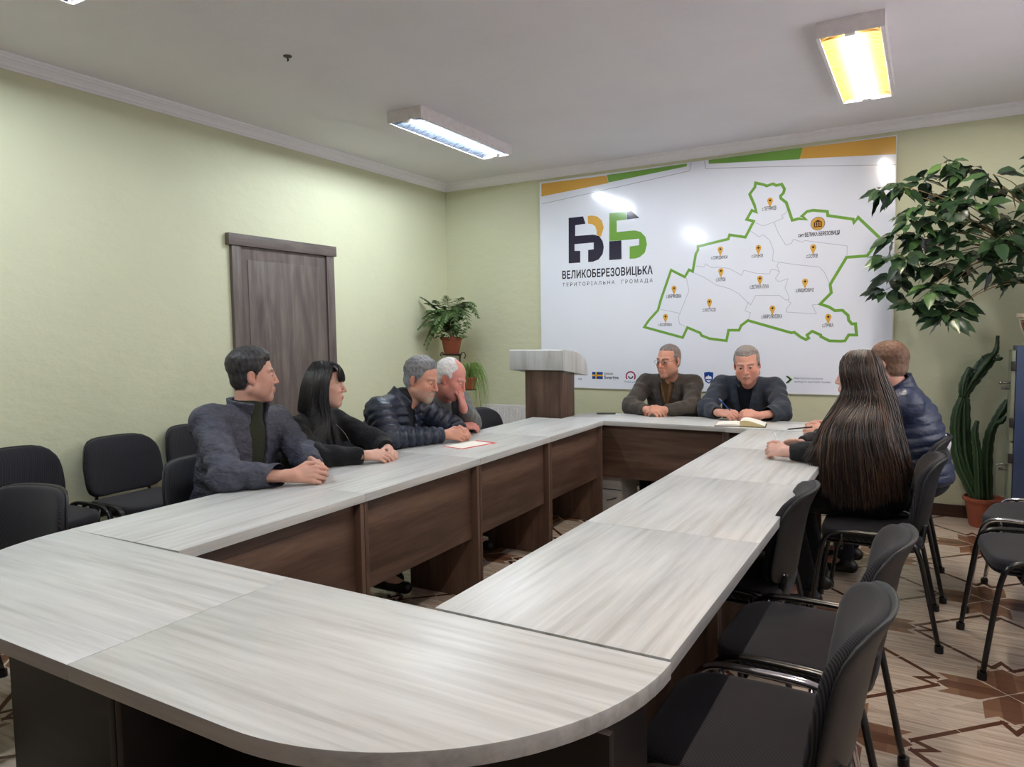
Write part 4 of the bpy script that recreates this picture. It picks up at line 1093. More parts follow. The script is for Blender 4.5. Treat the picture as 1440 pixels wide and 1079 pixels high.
def add_head(fl, H, A, sc=1.0, o={}):
    W = lambda s_, f, u: H + (s_ * A[0] + f * A[1] + u * A[2]) * sc
    wd = o.get('wide', 1.0); jaw = o.get('jaw', 1.0); nose = o.get('nose', .82)
    fl.ell(W(0, -.012, .035), V3(.075 * wd, .096, .088) * sc, A, .0)
    fl.ell(W(0, .022, -.035), V3(.061 * wd, .066, .080) * sc, A, .03 * sc)
    for s_ in (-1, 1):
        fl.cap(W(s_ * .050 * wd * jaw, .0, -.058), W(s_ * .012, .062, -.098), .019 * sc * jaw, .018 * sc, .026 * sc)
        fl.ell(W(s_ * .041 * wd, .056, -.022), V3(.024, .026, .024) * sc, A, .022 * sc)
        fl.cap(W(s_ * .012, .082, .026), W(s_ * .048, .068, .026), .0105 * sc, .008 * sc, .013 * sc)
    for s_ in (-1, 1): fl.ell(W(s_ * .036 * wd * jaw, .040, -.058), V3(.026, .030, .034) * sc, A, .022 * sc)
    fl.ell(W(0, .070, -.098), V3(.020, .019, .017) * sc, A, .02 * sc)
    fl.ell(W(0, .076, -.062), V3(.026, .020, .022) * sc, A, .02 * sc)
    # eye sockets
    for s_ in (-1, 1): fl.ell(W(s_ * .032, .094, .006), V3(.0195, .0145, .0135) * sc, A, .012 * sc, mode='sub')
    # nose
    fl.cap(W(0, .087, .018), W(0, .088 + .023 * nose, -.027), .0080 * sc, .0105 * sc, .012 * sc)
    for s_ in (-1, 1): fl.ell(W(s_ * .012, .094, -.031), V3(.0085, .0105, .0075) * sc, A, .006 * sc)
    for s_ in (-1, 1): fl.ell(W(s_ * .007, .1035, -.0375), V3(.0035, .004, .004) * sc, A, .003 * sc, mode='sub')
    # lids
    for s_ in (-1, 1):
        fl.ell(W(s_ * .032, .0745, .004), V3(.0150, .0130, .0125) * sc, A, .004 * sc)
        fl.ell(W(s_ * .032, .0885, .0025), V3(.0120, .006, .0036 * o.get('eyeopen', 1)) * sc, A, .002 * sc, mode='sub')
    # mouth
    fl.cap(W(-.021, .0885, -.0605), W(0, .0955, -.0575), .0042 * sc, .0052 * sc, .005 * sc); fl.cap(W(.021, .0885, -.0605), W(0, .0955, -.0575), .0042 * sc, .0052 * sc, .005 * sc)
    fl.cap(W(-.018, .0875, -.068), W(0, .0945, -.0695), .0045 * sc, .0058 * sc, .005 * sc); fl.cap(W(.018, .0875, -.068), W(0, .0945, -.0695), .0045 * sc, .0058 * sc, .005 * sc)
    fl.cap(W(-.024, .0925, -.0640), W(.024, .0925, -.0640), .0018 * sc, None, .003 * sc, mode='sub')
    # naso-labial fold
    for s_ in (-1, 1): fl.cap(W(s_ * .020, .096, -.034), W(s_ * .031, .084, -.062), .0022 * sc, None, .006 * sc, mode='sub')
    # ears
    for s_ in (-1, 1):
        tilt = np.stack([nrm(A[0] * 1.0 + A[1] * .35 * -s_), nrm(A[1] - A[0] * .35 * -s_), A[2]])
        fl.ell(W(s_ * .0785 * wd, -.014, -.002), V3(.0065, .0185, .0300) * sc, tilt, .007 * sc)
        fl.ell(W(s_ * .0865 * wd, -.008, .003), V3(.0050, .0105, .0185) * sc, tilt, .004 * sc, mode='sub')
        fl.ell(W(s_ * .077 * wd, -.004, -.026), V3(.0065, .010, .009) * sc, tilt, .005 * sc)
    if o.get('beard'): fl.ell(W(0, .068, -.088), V3(.034, .026, .030) * sc, A, .016 * sc, mod=lambda p, q: .0012 * hash_noise(p, 420))

def skin_cols(P, H, A, sc, o):
    q = (P - H) @ A.T / sc; s_, f, u = q[:, 0], q[:, 1], q[:, 2]
    base = np.array(o.get('skin', srgb(205, 152, 128))[:3]); C = np.tile(base, (len(P), 1))
    n = hash_noise(P, 55)[:, None]; C *= 1 + .05 * n
    def blend(m, c): nonlocal C; m = np.clip(m, 0, 1)[:, None]; C = C * (1 - m) + np.array(c)[None] * m
    g = lambda cs, cf, cu, r: np.exp(-(((np.abs(s_) - cs) / r[0]) ** 2 + ((f - cf) / r[1]) ** 2 + ((u - cu) / r[2]) ** 2))
    red = base * np.array([1.02, .72, .68]); red_amt = o.get('red', .45)
    blend(g(.040, .07, -.028, (.024, .03, .022)) * red_amt, red); blend(g(0, .108, -.028, (.014, .02, .014)) * red_amt * 1.2, red); blend(g(.085, -.01, 0, (.012, .03, .03)) * red_amt, red)
    lip = ((np.abs(u + .0640) < .0095 - .17 * np.abs(s_)) & (f > .088) & (np.abs(s_) < .023)) * .75
    blend(lip, o.get('lip', base * np.array([.86, .52, .50])))
    bz = .0245 + .08 * (.032 - np.abs(np.abs(s_) - .032)) * 1.0 - .004
    brow = np.exp(-((u - bz - .0055) / .0045) ** 2) * (np.abs(s_) > .011) * (np.abs(s_) < .054) * (f > .05)
    blend(brow * o.get('browa', .8), o.get('brow', srgb(48, 38, 34))[:3])
    lid = np.exp(-((u - .0065) / .0022) ** 2) * (np.abs(np.abs(s_) - .032) < .014) * (f > .078); blend(lid * .6, base * .35)
    if o.get('stubble'):
        m = np.clip((-.030 - u) / .02, 0, 1) * np.clip((f + .01) / .02, 0, 1) * (u > -.135) * (1 - lip); m2 = np.exp(-((u + .049) / .007) ** 2) * (np.abs(s_) < .03) * (f > .08)
        blend(np.maximum(m, m2) * o['stubble'], o.get('stubc', srgb(120, 104, 98))[:3])
    if o.get('beard'):
        m = (np.exp(-((s_ / .030) ** 2 + ((u + .090) / .026) ** 2)) * (f > .05) * 1.6) * (1 - lip) + np.exp(-((u + .050) / .006) ** 2) * (np.abs(s_) < .028) * (f > .08)
        blend(m, o['beard'][:3])
    # scalp under the hair keeps the hair tone
    hz = HL(q, o); m = np.clip((-hz) / .006, 0, 1) * (np.linalg.norm(q, axis=1) < .2) * (u > -.07) * (np.abs(s_) < .0755 * o.get('wide', 1.0)); blend(m * o.get('scalp', .85), np.array(o.get('hair', srgb(40, 36, 34))[:3]))
    return C

def HL(q, o):
    """signed hairline: negative where hair grows"""
    s_, f, u = q[..., 0], q[..., 1], q[..., 2]
    xs = np.array([-.075, -.062, -.050, -.018, -.012, .010, .022, .050, .070, .088, .130])
    fr = o.get('front', .080); tp = o.get('temple', .045)
    ys = np.array([-.20, -.035, -.030, -.030, .012, .020, .026, tp, (tp + fr) / 2, fr, fr + .02])
    lim = np.interp(u, xs, ys) - o.get('recede', .8) * np.maximum(0, np.abs(s_) - .028) * (u > .045) * np.clip((u - .045) / .03, 0, 1)
    lim = lim + .0045 * hash_noise(q, 150) + o.get('peak', .0) * np.exp(-(s_ / .015) ** 2) * (u > .06)
    return (f - lim) * .8

def add_hair(fl, H, A, sc, o):
    t0, t1 = o.get('side', .005), o.get('thk', .014); wd = o.get('wide', 1.0)
    C = H + (-.012 * A[1] + .035 * A[2]) * sc; am = o.get('tousle', .0012); sm = o.get('mess', 130)
    def mod(p, q):
        qq = (p - H) @ A.T / sc; u = qq[..., 2]; f = qq[..., 1]
        t = t0 + (t1 - t0) * np.clip((u - .015) / .07, 0, 1) + o.get('quiff', 0) * np.clip((f - .02) / .05, 0, 1) * np.clip((u - .05) / .03, 0, 1)
        t = t * np.clip(-HL(qq, o) / .022 + .15, .15, 1)
        return (t + am * hash_noise(p, sm) + am * 1.2 * hash_noise(p + 3, sm * .35)) * sc
    def cut(p, q, d):
        qq = (p - H) @ A.T / sc; h = HL(qq, o) * sc
        ear = .0285 * sc - np.linalg.norm((qq - np.stack([np.sign(qq[..., 0]) * .085 * wd, np.full(d.shape, -.012), np.full(d.shape, -.004)], -1)) * np.array([.8, 1.15, .95]), axis=-1) * sc
        k = .006
        m = np.maximum(h, ear); x = np.maximum(k - np.abs(d - m), 0) / k
        d2 = np.maximum(d, m) + x * x * k * .25
        if o.get('bald') is not None:
            b = o['bald']; bb = (b[3] - np.linalg.norm((qq - np.array(b[:3])) * np.array([1, .8, 1]), axis=-1)) * sc; d2 = np.maximum(d2, bb)
        return d2
    fl.ell(C, V3(.075 * wd, .096, .088) * sc, A, 0, mod=mod, cut=cut)
    # back of the head down to the nape
    fl.ell(H + (-.030 * A[1] - .012 * A[2]) * sc, V3(.064 * wd, .068, .060) * sc, A, .01, mod=mod, cut=cut)

def hand(fl, wr, d, up, side, curl=(.5, .55, .6, .65), spread=.06, thumb=(.5, .3), sc=1.0, tips=None):
    """wr wrist, d towards the knuckles, up = back of the hand, side=+1 when the thumb lies on cross(d, up)"""
    d = nrm(d); up = np.array(up, float); up = nrm(up - d * (up @ d)); t = np.cross(d, up) * side
    fl.cap(wr - d * .02, wr + d * .012, .026 * sc, .025 * sc, .012)
    offs = [.027, .009, -.009, -.026]; L1 = [.088, .090, .086, .078]; PH = [(.042, .026, .021), (.046, .030, .022), (.043, .028, .021), (.034, .020, .018)]
    kn = []
    for i in range(4):
        a = wr + d * .01 + t * offs[i] * .62; b = wr + d * L1[i] * sc + t * offs[i] * 1.05 * sc + up * (.004 - .003 * (i in (0, 3)))
        fl.cap(a, b, .0135 * sc, .0105 * sc, .010); kn.append(b)
    for i in range(4):
        p = kn[i]; ang = 0; dd = d + t * spread * (1.5 - i); dd = nrm(dd)
        for j in range(3):
            ang += curl[i] * (1.0, 1.15, .75)[j]
            v = dd * math.cos(ang) - up * math.sin(ang); q = p + v * PH[i][j] * sc
            fl.cap(p, q, (.0095, .0085, .0078)[j] * sc, (.0085, .0078, .0068)[j] * sc, .0035); p = q
    b = wr + d * .028 + t * .024 - up * .004; c = b + (d * .75 + t * (.50 + thumb[0] * .3) - up * thumb[1]) * .040 * sc
    fl.cap(wr + d * .006 + t * .014, c, .0150 * sc, .0115 * sc, .010)
    v = nrm(d * 1.0 + t * (.3 - thumb[0] * .5) - up * thumb[1] * .7); e = c + v * .033 * sc; fl.cap(c, e, .0108 * sc, .0095 * sc, .005)
    v = nrm(d * 1.0 - t * thumb[0] * .7 - up * thumb[1]); fl.cap(e, e + v * .026 * sc, .0095 * sc, .0078 * sc, .004)

def person(spec):
    o = spec; nm = 'person'
    H = V3(*o['head']); A = head_axes(o['face'], o.get('hup', (0, 0, 1))); sc = o.get('hs', 1.04)
    P = V3(*o['pelvis']); S = V3(*o['chest']); Rv = nrm(o['right']); U = nrm(S - P); Rv = nrm(Rv - U * (Rv @ U)); Fv = np.cross(U, Rv) * -1
    Fv = np.cross(U, Rv)                                    # forward = up x right
    sw = o.get('sw', .185); bk = o.get('bulk', 1.0); T = np.stack([Rv, Fv, U])
    sh = [S + Rv * sw, S - Rv * sw]                          # right, left shoulder joints
    el = [V3(*o['elR']), V3(*o['elL'])]; wr = [V3(*o['wrR']), V3(*o['wrL'])]
    N = S + U * .045 + Fv * .01; NH = H - A[2] * .075 * sc - A[1] * .018 * sc
    root = thing(nm, o['label'], 'person', tuple(P * [1, 1, 0]), 0, o.get('group'))
    ORG = P * [1, 1, 0]
    def fin(fl, name, mat, cols=None):
        me, Q = fl.mesh(name)
        if cols is not None: set_col(me, cols(Q))
        Q2 = (Q - ORG).astype(np.float32); me.vertices.foreach_set('co', Q2.ravel()); me.update(); me.shade_smooth()
        return mesh_obj(name, me, mat, root)
    hips = [P + Rv * .088 + Fv * .02 - U * .02, P - Rv * .088 + Fv * .02 - U * .02]
    lf = nrm(o.get('legs', Fv * [1, 1, 0])); lf = nrm(lf * [1, 1, 0]); R0 = nrm(Rv * [1, 1, 0])
    kn = [V3(*(P * [1, 1, 0])) + R0 * .13 + lf * .43 + V3(0, 0, .545), V3(*(P * [1, 1, 0])) - R0 * .13 + lf * .43 + V3(0, 0, .545)]
    an = [k * [1, 1, 0] - lf * o.get('tuck', .06) + V3(0, 0, .095) for k in kn]; to = [a + lf * .15 - V3(0, 0, .055) for a in an]
    # ---------------- body
    allp = np.array([H, P, S] + sh + el + wr + kn + an + to + hips)
    lo = allp.min(0) - .20; hi = allp.max(0) + .20; lo[2] = max(lo[2], 0.0)
    hb = (H - .135 * sc - .01, H + .135 * sc + .01); hw = [wr[0] + nrm(V3(*o['hdR'])) * .08, wr[1] + nrm(V3(*o['hdL'])) * .08]
    hands_box = (np.minimum(hw[0], hw[1]) - .10, np.maximum(hw[0], hw[1]) + .10)
    fl = Field(lo, hi, .017, [hb, hands_box], o.get('fine', .0042))
    b_ = .90 * bk
    fl.ell(P, V3(.145, .105, .10) * b_, T, .03); fl.ell(P + U * .14, V3(.135, .10, .14) * b_, T, .04); fl.ell(P + (S - P) * .70, V3(.150, .095, .15) * b_, T, .04)
    fl.cap(sh[0] - U * .01, sh[1] - U * .01, .045, .045, .04)
    fl.cap(N - U * .06, NH, .056 * o.get('neck', 1), .052 * o.get('neck', 1), .025); 
    for i in (0, 1):
        fl.cap(N - U * .01, sh[i] - U * .005, .042, .040, .03)
        fl.cap(sh[i], el[i], .042, .036, .02); fl.cap(el[i], wr[i], .036, .0245, .012)
        fl.cap(hips[i], kn[i], .068, .050, .03); fl.cap(kn[i], an[i], .050, .036, .015); fl.cap(an[i], to[i], .034, .026, .01)
    add_head(fl, H, A, sc, o)
    hs = o.get('hands', 1.0)
    hand(fl, wr[0], o['hdR'], o['huR'], o.get('sgR', 1), o.get('cR', (.5, .55, .6, .65)), o.get('spR', .05), o.get('tR', (.5, .3)), hs)
    hand(fl, wr[1], o['hdL'], o['huL'], o.get('sgL', -1), o.get('cL', (.5, .55, .6, .65)), o.get('spL', .05), o.get('tL', (.5, .3)), hs)
    fin(fl, 'body', M['skin'], lambda Q: skin_cols(Q, H, A, sc, o))
    # eyes
    if not o.get('noeyes'):
        for s_ in (-1, 1):
            c = H + (s_ * .032 * A[0] + .0765 * A[1] + .004 * A[2]) * sc - ORG; V = []; F = []; mi = []
            gz = nrm(A[1] + A[0] * o.get('gaze', 0)); gu = nrm(A[2] - gz * (A[2] @ gz)); gs = np.cross(gz, gu); nr, ns = 9, 16
            V.append(c + gz * .0112 * sc)
            for i in range(1, nr):
                for k in range(ns):
                    th = PI * i / nr * .62; a = 2 * PI * k / ns; V.append(c + (gz * math.cos(th) + (gs * math.cos(a) + gu * math.sin(a)) * math.sin(th)) * .0112 * sc)
            for k in range(ns): F.append((0, 1 + k, 1 + (k + 1) % ns)); mi.append(1)
            for i in range(nr - 2):
                for k in range(ns): F.append((1 + i * ns + k, 1 + (i + 1) * ns + k, 1 + (i + 1) * ns + (k + 1) % ns, 1 + i * ns + (k + 1) % ns)); mi.append(1 if i < 2 else 0)
            mesh_obj('eye', me_from('eye', V, F, mi), [M['eyew'], M['eyei']], root, smooth=True)
    # hair
    if o.get('hairstyle') != 'long':
        fl = Field(H - .15 * sc, H + .15 * sc, .0042 if not o.get('hfine') else o['hfine']); add_hair(fl, H, A, sc, o)
        def hc(Q):
            c = np.array(o['hair'][:3]); c2 = np.array(o.get('hair2', o['hair'])[:3]); n = .5 + .5 * hash_noise(Q * [1, 1, .5], 170); q = (Q - H) @ A.T / sc
            m = np.clip(n * .7 + .6 * np.clip((.03 - q[:, 2]) / .06, -.3, 1) * o.get('greyside', 0), 0, 1)[:, None]; return c * (1 - m) + c2 * m
        fin(fl, 'hair', M['hair'], hc)
    # ---------------- trousers and shoes
    fl = Field(np.minimum(lo, P - .25) * [1, 1, 0] + [0, 0, 0.04], [hi[0], hi[1], P[2] + .12], .015)
    fl.ell(P + U * .0, V3(.165, .125, .115) * bk, T, .03)
    for i in (0, 1):
        fl.cap(hips[i], kn[i], .084 * bk, .066, .03); fl.cap(kn[i], an[i] + V3(0, 0, .02), .066, .050, .02, cut=(an[i] + V3(0, 0, -.01), (0, 0, -1)))
    fin(fl, o.get('legname', 'trousers'), o.get('trousers', M['trous']))
    for i in (0, 1):
        fl = Field(np.minimum(an[i], to[i]) - .09, np.maximum(an[i], to[i]) + .09, .008)
        fl.cap(an[i] + V3(0, 0, -.045) - lf * .035, to[i] + V3(0, 0, .0), .036, .034, .02); fl.cap(an[i] - V3(0, 0, .02), an[i] + V3(0, 0, .01), .040, .040, .02)
        fl.warp(lambda p, d: np.maximum(d, .003 - p[..., 2]))
        fin(fl, 'shoe', M['shoe'])
    # ---------------- upper clothing
    j = o.get('thick', .018); q = o.get('quilt'); wd0 = o.get('open', .045); op = o.get('opening', 'zip')
    g_lo = np.minimum(allp[:7].min(0), P) - .16; g_hi = allp[:7].max(0) + .16; g_hi[2] = N[2] + .11; g_lo[2] = max(P[2] - .12, .40)
    fl = Field(g_lo, g_hi, o.get('cg', .0075))
    wrk = o.get('wrinkle', .004)
    def tm(p, qq):
        u = (p - P) @ U; r = wrk * .6 * hash_noise(p * [1, 1, 2.5], 26)
        if q: r = r + q[1] * (np.abs(np.sin(PI * u / q[0])) ** .6 - .6)
        return r
    def am(i):
        L = [np.linalg.norm(el[i] - sh[i]), np.linalg.norm(wr[i] - el[i])]
        def f(n):
            def g(p, t):
                r = wrk * hash_noise(p, 42) + wrk * .9 * np.sin(t * L[n] / .026 * 2 + 2 * hash_noise(p, 18)) * (.35 + .65 * np.abs(2 * t - 1) ** 2)
                if q: r = r * .3 + q[1] * (np.abs(np.sin(PI * (t * L[n]) / q[0])) ** .6 - .6)
                return r
            return g
        return f(0), f(1)
    bl = o.get('belly', 1.0)
    fl.ell(P + U * .0, V3(.165 * bk + j * .5, .125 * bk + j * .5, .13), T, .03, mod=tm)
    fl.ell(P + U * .15 + Fv * .01, V3(.155 * bk + j, .125 * bk * bl + j, .16), T, .06, mod=tm)
    fl.ell(P + (S - P) * .68, V3(.165 * bk + j, .108 * bk + j, .17), T, .06, mod=tm)
    fl.cap(sh[0] - U * .02, sh[1] - U * .02, .058 * bk + j * .7, None, .05, mod=lambda p, t: tm(p, t))
    for i in (0, 1): fl.cap(N - U * .025 - Fv * .01, sh[i] - U * .003, .044 + j * .6, .044 + j * .6, .04)
    Hh = np.linalg.norm(S - P)
    def half_w(u):                                         # half width of the front opening along the torso
        if op == 'v': return np.interp(u, [Hh - .34, Hh - .26, Hh + .02, Hh + .09], [0, .012, wd0, wd0 * 1.25])
        if op == 'zip': return np.interp(u, [-.1, Hh - .30, Hh - .05, Hh + .09], [.02, wd0 * .62, wd0, wd0 * 1.1])
        return np.interp(u, [Hh - .02, Hh + .05], [0, .0])
    if op in ('v', 'zip'):
        if o.get('lapel'):
            def lap(p, d):
                s_ = np.abs((p - P) @ Rv); u = (p - P) @ U; f = (p - P) @ Fv; e = s_ - half_w(u); lw = np.interp(u, [Hh - .30, Hh - .24, Hh - .06, Hh - .03, Hh + .06], [0, .018, .058, .040, .030])
                m = np.clip((lw - e) / .006, 0, 1) * (f > -.02) * (u > Hh - .30) * (u < Hh + .07); return d - .007 * m
            fl.warp(lap)
        def opn(p):
            s_ = np.abs((p - P) @ Rv); u = (p - P) @ U; f = (p - P) @ Fv
            return np.maximum(s_ - half_w(u), .0 - f)
        sl, pp = fl.region(g_lo, g_hi); d = opn(pp).astype(np.float32); fl.put(sl, d, .006, 'sub')
    # collar
    ch = o.get('collar', .035)
    if ch:
        ax_ = nrm(NH - (N - U * .06)); c0 = N - U * .005
        def colr(p):
            q_ = p - c0; h = q_ @ ax_; rd = q_ - h[..., None] * ax_; r = np.linalg.norm(rd, axis=-1); fr_ = (rd @ Fv) / (r + 1e-6)
            side_ = np.abs(rd @ Rv)
            R0_ = o.get('cr', .070) + .10 * np.maximum(0, -h) + .25 * np.maximum(0, h) * o.get('flare', .3)
            d = np.maximum(np.abs(r - R0_) - o.get('ct', .007), np.abs(h - ch * .2) - ch * .85)
            d = np.maximum(d, np.minimum(fr_ * .05, o.get('cgap', .032) - side_) if op != 'none' else -1)
            return d
        fl.fn(c0 - .16, c0 + .16, colr, .012)
    # sleeves, cut flat at the cuff
    for i in (0, 1):
        f0, f1 = am(i); dv = nrm(wr[i] - el[i]); ce = wr[i] - dv * o.get('cuff', .012)
        fl.cap(sh[i] - U * .01, el[i], .052 * o.get('arm', bk) + j, .046 * o.get('arm', bk) + j, .03, mod=f0)
        fl.cap(el[i], wr[i] + dv * .03, .046 * o.get('arm', bk) + j, .032 + j * .30, .02, mod=f1, cut=(ce, dv))
    fl.warp(lambda p, d: np.maximum(d, -((p - (P + U * -.06)) @ U)))
    if o.get('tab'): fl.warp(lambda p, d: np.maximum(d, np.where((p[..., 0] * o['tab'][0] + p[..., 1] * o['tab'][1]) > o['tab'][2], (ZT + .0015) - p[..., 2], -1)))
    fin(fl, o['top'], o['topm'])
    # inner garment seen in the opening
    if op in ('v', 'zip'):
        fl = Field(g_lo, g_hi, .009)
        fl.ell(P + U * .15 + Fv * .01, V3(.150 * bk, .118 * bk * bl + j * .4, .16), T, .06); fl.ell(P + (S - P) * .68, V3(.155 * bk, .102 * bk + j * .4, .17), T, .06)
        fl.cap(sh[0] - U * .03 - Rv * .04, sh[1] - U * .03 + Rv * .04, .054 * bk + j * .4, None, .05); fl.cap(N - U * .06, N + (NH - N) * o.get('inneck', .10) , .064 * o.get('neck', 1), .0615 * o.get('neck', 1), .025)
        fl.warp(lambda p, d: np.maximum(d, -((p - (P + U * .0)) @ U)))
        fin(fl, o['inner'], o['innerm'])
    if o.get('extra'): o['extra'](dict(fin=fin, H=H, A=A, sc=sc, P=P, S=S, U=U, Rv=Rv, Fv=Fv, N=N, NH=NH, root=root, ORG=ORG, sh=sh, el=el, wr=wr, T=T))
    return root

def glasses(c, color=None):
    H, A, sc, ORG = c['H'], c['A'], c['sc'], c['ORG']
    W = lambda s_, f, u: tuple(H + (s_ * A[0] + f * A[1] + u * A[2]) * sc - ORG)
    b = MB()
    for s_ in (-1, 1):
        rim = [W(s_ * .032 + .024 * math.cos(t), .100 - .006 * abs(math.cos(t) * s_ > 0) * max(0, math.cos(t) * s_), .002 + .0155 * math.sin(t)) for t in [2 * PI * k / 22 for k in range(22)]]
        b.tube(rim, .0011 * sc, 6, closed=True)
        b.tube([W(s_ * .056, .096, .006), W(s_ * .074, .080, .008), W(s_ * .081, .0, .008), W(s_ * .081, -.022, -.004)], .0012 * sc, 6)
    b.tube([W(-.008, .101, .005), W(0, .106, .008), W(.008, .101, .005)], .0012 * sc, 6)
    g = b.build('glasses', M['gl'], c['root'], smooth='all')
    for s_ in (-1, 1):
        l = MB(); V = [W(s_ * .032 + .0235 * math.cos(t), .0985, .002 + .015 * math.sin(t)) for t in [2 * PI * k / 22 for k in range(22)]]
        V += [W(s_ * .032 + .0235 * math.cos(t), .0975, .002 + .015 * math.sin(t)) for t in [2 * PI * k / 22 for k in range(22)]]
        l.add(V, [tuple(range(22)), tuple(range(43, 21, -1))] + [(k, (k + 1) % 22, 22 + (k + 1) % 22, 22 + k) for k in range(22)]).build('lens', M['lens'], g)

def strands(c, guides, n, cols, r=.0017, jit=.006, name='hair', seed=1, wob=.002, npt=14, endv=.12, depth=.0):
    """long hair: strands blended between neighbouring guide curves (world coordinates)"""
    R = np.random.default_rng(seed); G = []
    for g in guides:
        P_ = np.array(catmull(g, 8)); L = np.r_[0, np.cumsum(np.linalg.norm(np.diff(P_, axis=0), axis=1))]; L /= L[-1]
        G.append(np.stack([np.interp(np.linspace(0, 1, 40), L, P_[:, k]) for k in range(3)], 1))
    G = np.array(G); V = []; F = []; C = []; K = 5
    for i in range(n):
        x = R.random() * (len(G) - 1); a = int(x); t = x - a; g = G[a] * (1 - t) + G[min(a + 1, len(G) - 1)] * t
        e = 1 - R.random() ** 2 * endv; u = np.linspace(0, e, npt) * 39; ia = np.minimum(u.astype(int), 38); ft = (u - ia)[:, None]
        p = g[ia] * (1 - ft) + g[ia + 1] * ft; s = np.linspace(0, 1, npt)[:, None]
        p = p + R.normal(0, jit, 3) * (.25 + .75 * s) + wob * np.sin(s * R.uniform(4, 11) + R.uniform(0, 6, 3)) * s
        rr = r * R.uniform(.7, 1.5) * np.clip(1.15 - s[:, 0] ** 4, .2, 1); col = np.array(cols[R.integers(len(cols))][:3]) * R.uniform(.75, 1.25)
        tg = np.gradient(p, axis=0); tg /= np.linalg.norm(tg, axis=1)[:, None] + 1e-9; ref = np.array([.3, .9, .2]); b1 = np.cross(tg, ref); b1 /= np.linalg.norm(b1, axis=1)[:, None] + 1e-9; b2 = np.cross(tg, b1)
        base = len(V) * 0 + len(C) * K
        for k in range(K):
            pass
        ring = np.stack([p + (b1 * math.cos(2 * PI * k / K) + b2 * math.sin(2 * PI * k / K)) * rr[:, None] for k in range(K)], 1)
        V.append(ring.reshape(-1, 3)); C += [col] * npt
        idx = base + np.arange(npt * K).reshape(npt, K); q = np.stack([idx[:-1], np.roll(idx, -1, 1)[:-1], np.roll(idx, -1, 1)[1:], idx[1:]], -1).reshape(-1, 4); F.append(q)
    V = np.concatenate(V) - c['ORG']; F = np.concatenate(F); me = bpy.data.meshes.new(name); me.vertices.add(len(V)); me.vertices.foreach_set('co', V.astype(np.float32).ravel())
    me.loops.add(len(F) * 4); me.loops.foreach_set('vertex_index', F.astype(np.int32).ravel()); me.polygons.add(len(F)); me.polygons.foreach_set('loop_start', np.arange(0, len(F) * 4, 4, dtype=np.int32))
    me.update(calc_edges=True); set_col(me, np.repeat(np.array(C), K, 0)); me.shade_smooth()
    return mesh_obj(name, me, M['hairlong'], c['root'])
# ------------------------------------------------------------------ the seven people
def zip_line(c, pts, mat, r=.002, name='zip'):
    b = MB(); b.tube([tuple(V3(*p) - c['ORG']) for p in catmull(pts, 4)], r, 6); b.build(name, mat, c['root'], smooth='all')

person(dict(label='man in a dark grey jacket with short dark hair, nearest on the left', 
    head=(-2.80, 2.350, 1.212), face=(.56, .82, -.03), hs=1.04, neck=1.15, wide=1.02, jaw=1.12,
    pelvis=(-2.92, 2.27, .585), chest=(-2.84, 2.325, 1.000), right=(.06, -1, 0), sw=.205, bulk=1.12,
    elR=(-2.575, 2.005, .805), elL=(-2.66, 2.52, .815), wrR=(-2.375, 2.185, .795), wrL=(-2.46, 2.395, .800),
    hdR=(.80, .66, .02), huR=(.45, -.80, .45), sgR=-1, hdL=(.95, -.38, .05), huL=(.30, .75, .60), sgL=1,
    cR=(.62, .70, .75, .8), cL=(.62, .70, .75, .8), tR=(.6, .1), tL=(.6, .1), hands=1.10,
    skin=srgb(204, 156, 138), hair=srgb(30, 29, 30), hair2=srgb(80, 78, 80), side=.003, thk=.021, top='jacket', topm=M['greyjk'], front=.088, temple=.050, recede=.6, scalp=.8,
    stubble=.25, stubc=srgb(150, 118, 106), brow=srgb(60, 46, 40), thick=.022, opening='zip', open=.052, collar=.058, cr=.080, ct=.009, flare=.9, cgap=.045, inner='sweater', innerm=M['olive'], inneck=.30,
    wrinkle=.0075, cg=.0062, fine=.0036, hfine=.0034, gaze=.1, tab=(1, 0, -2.60)))

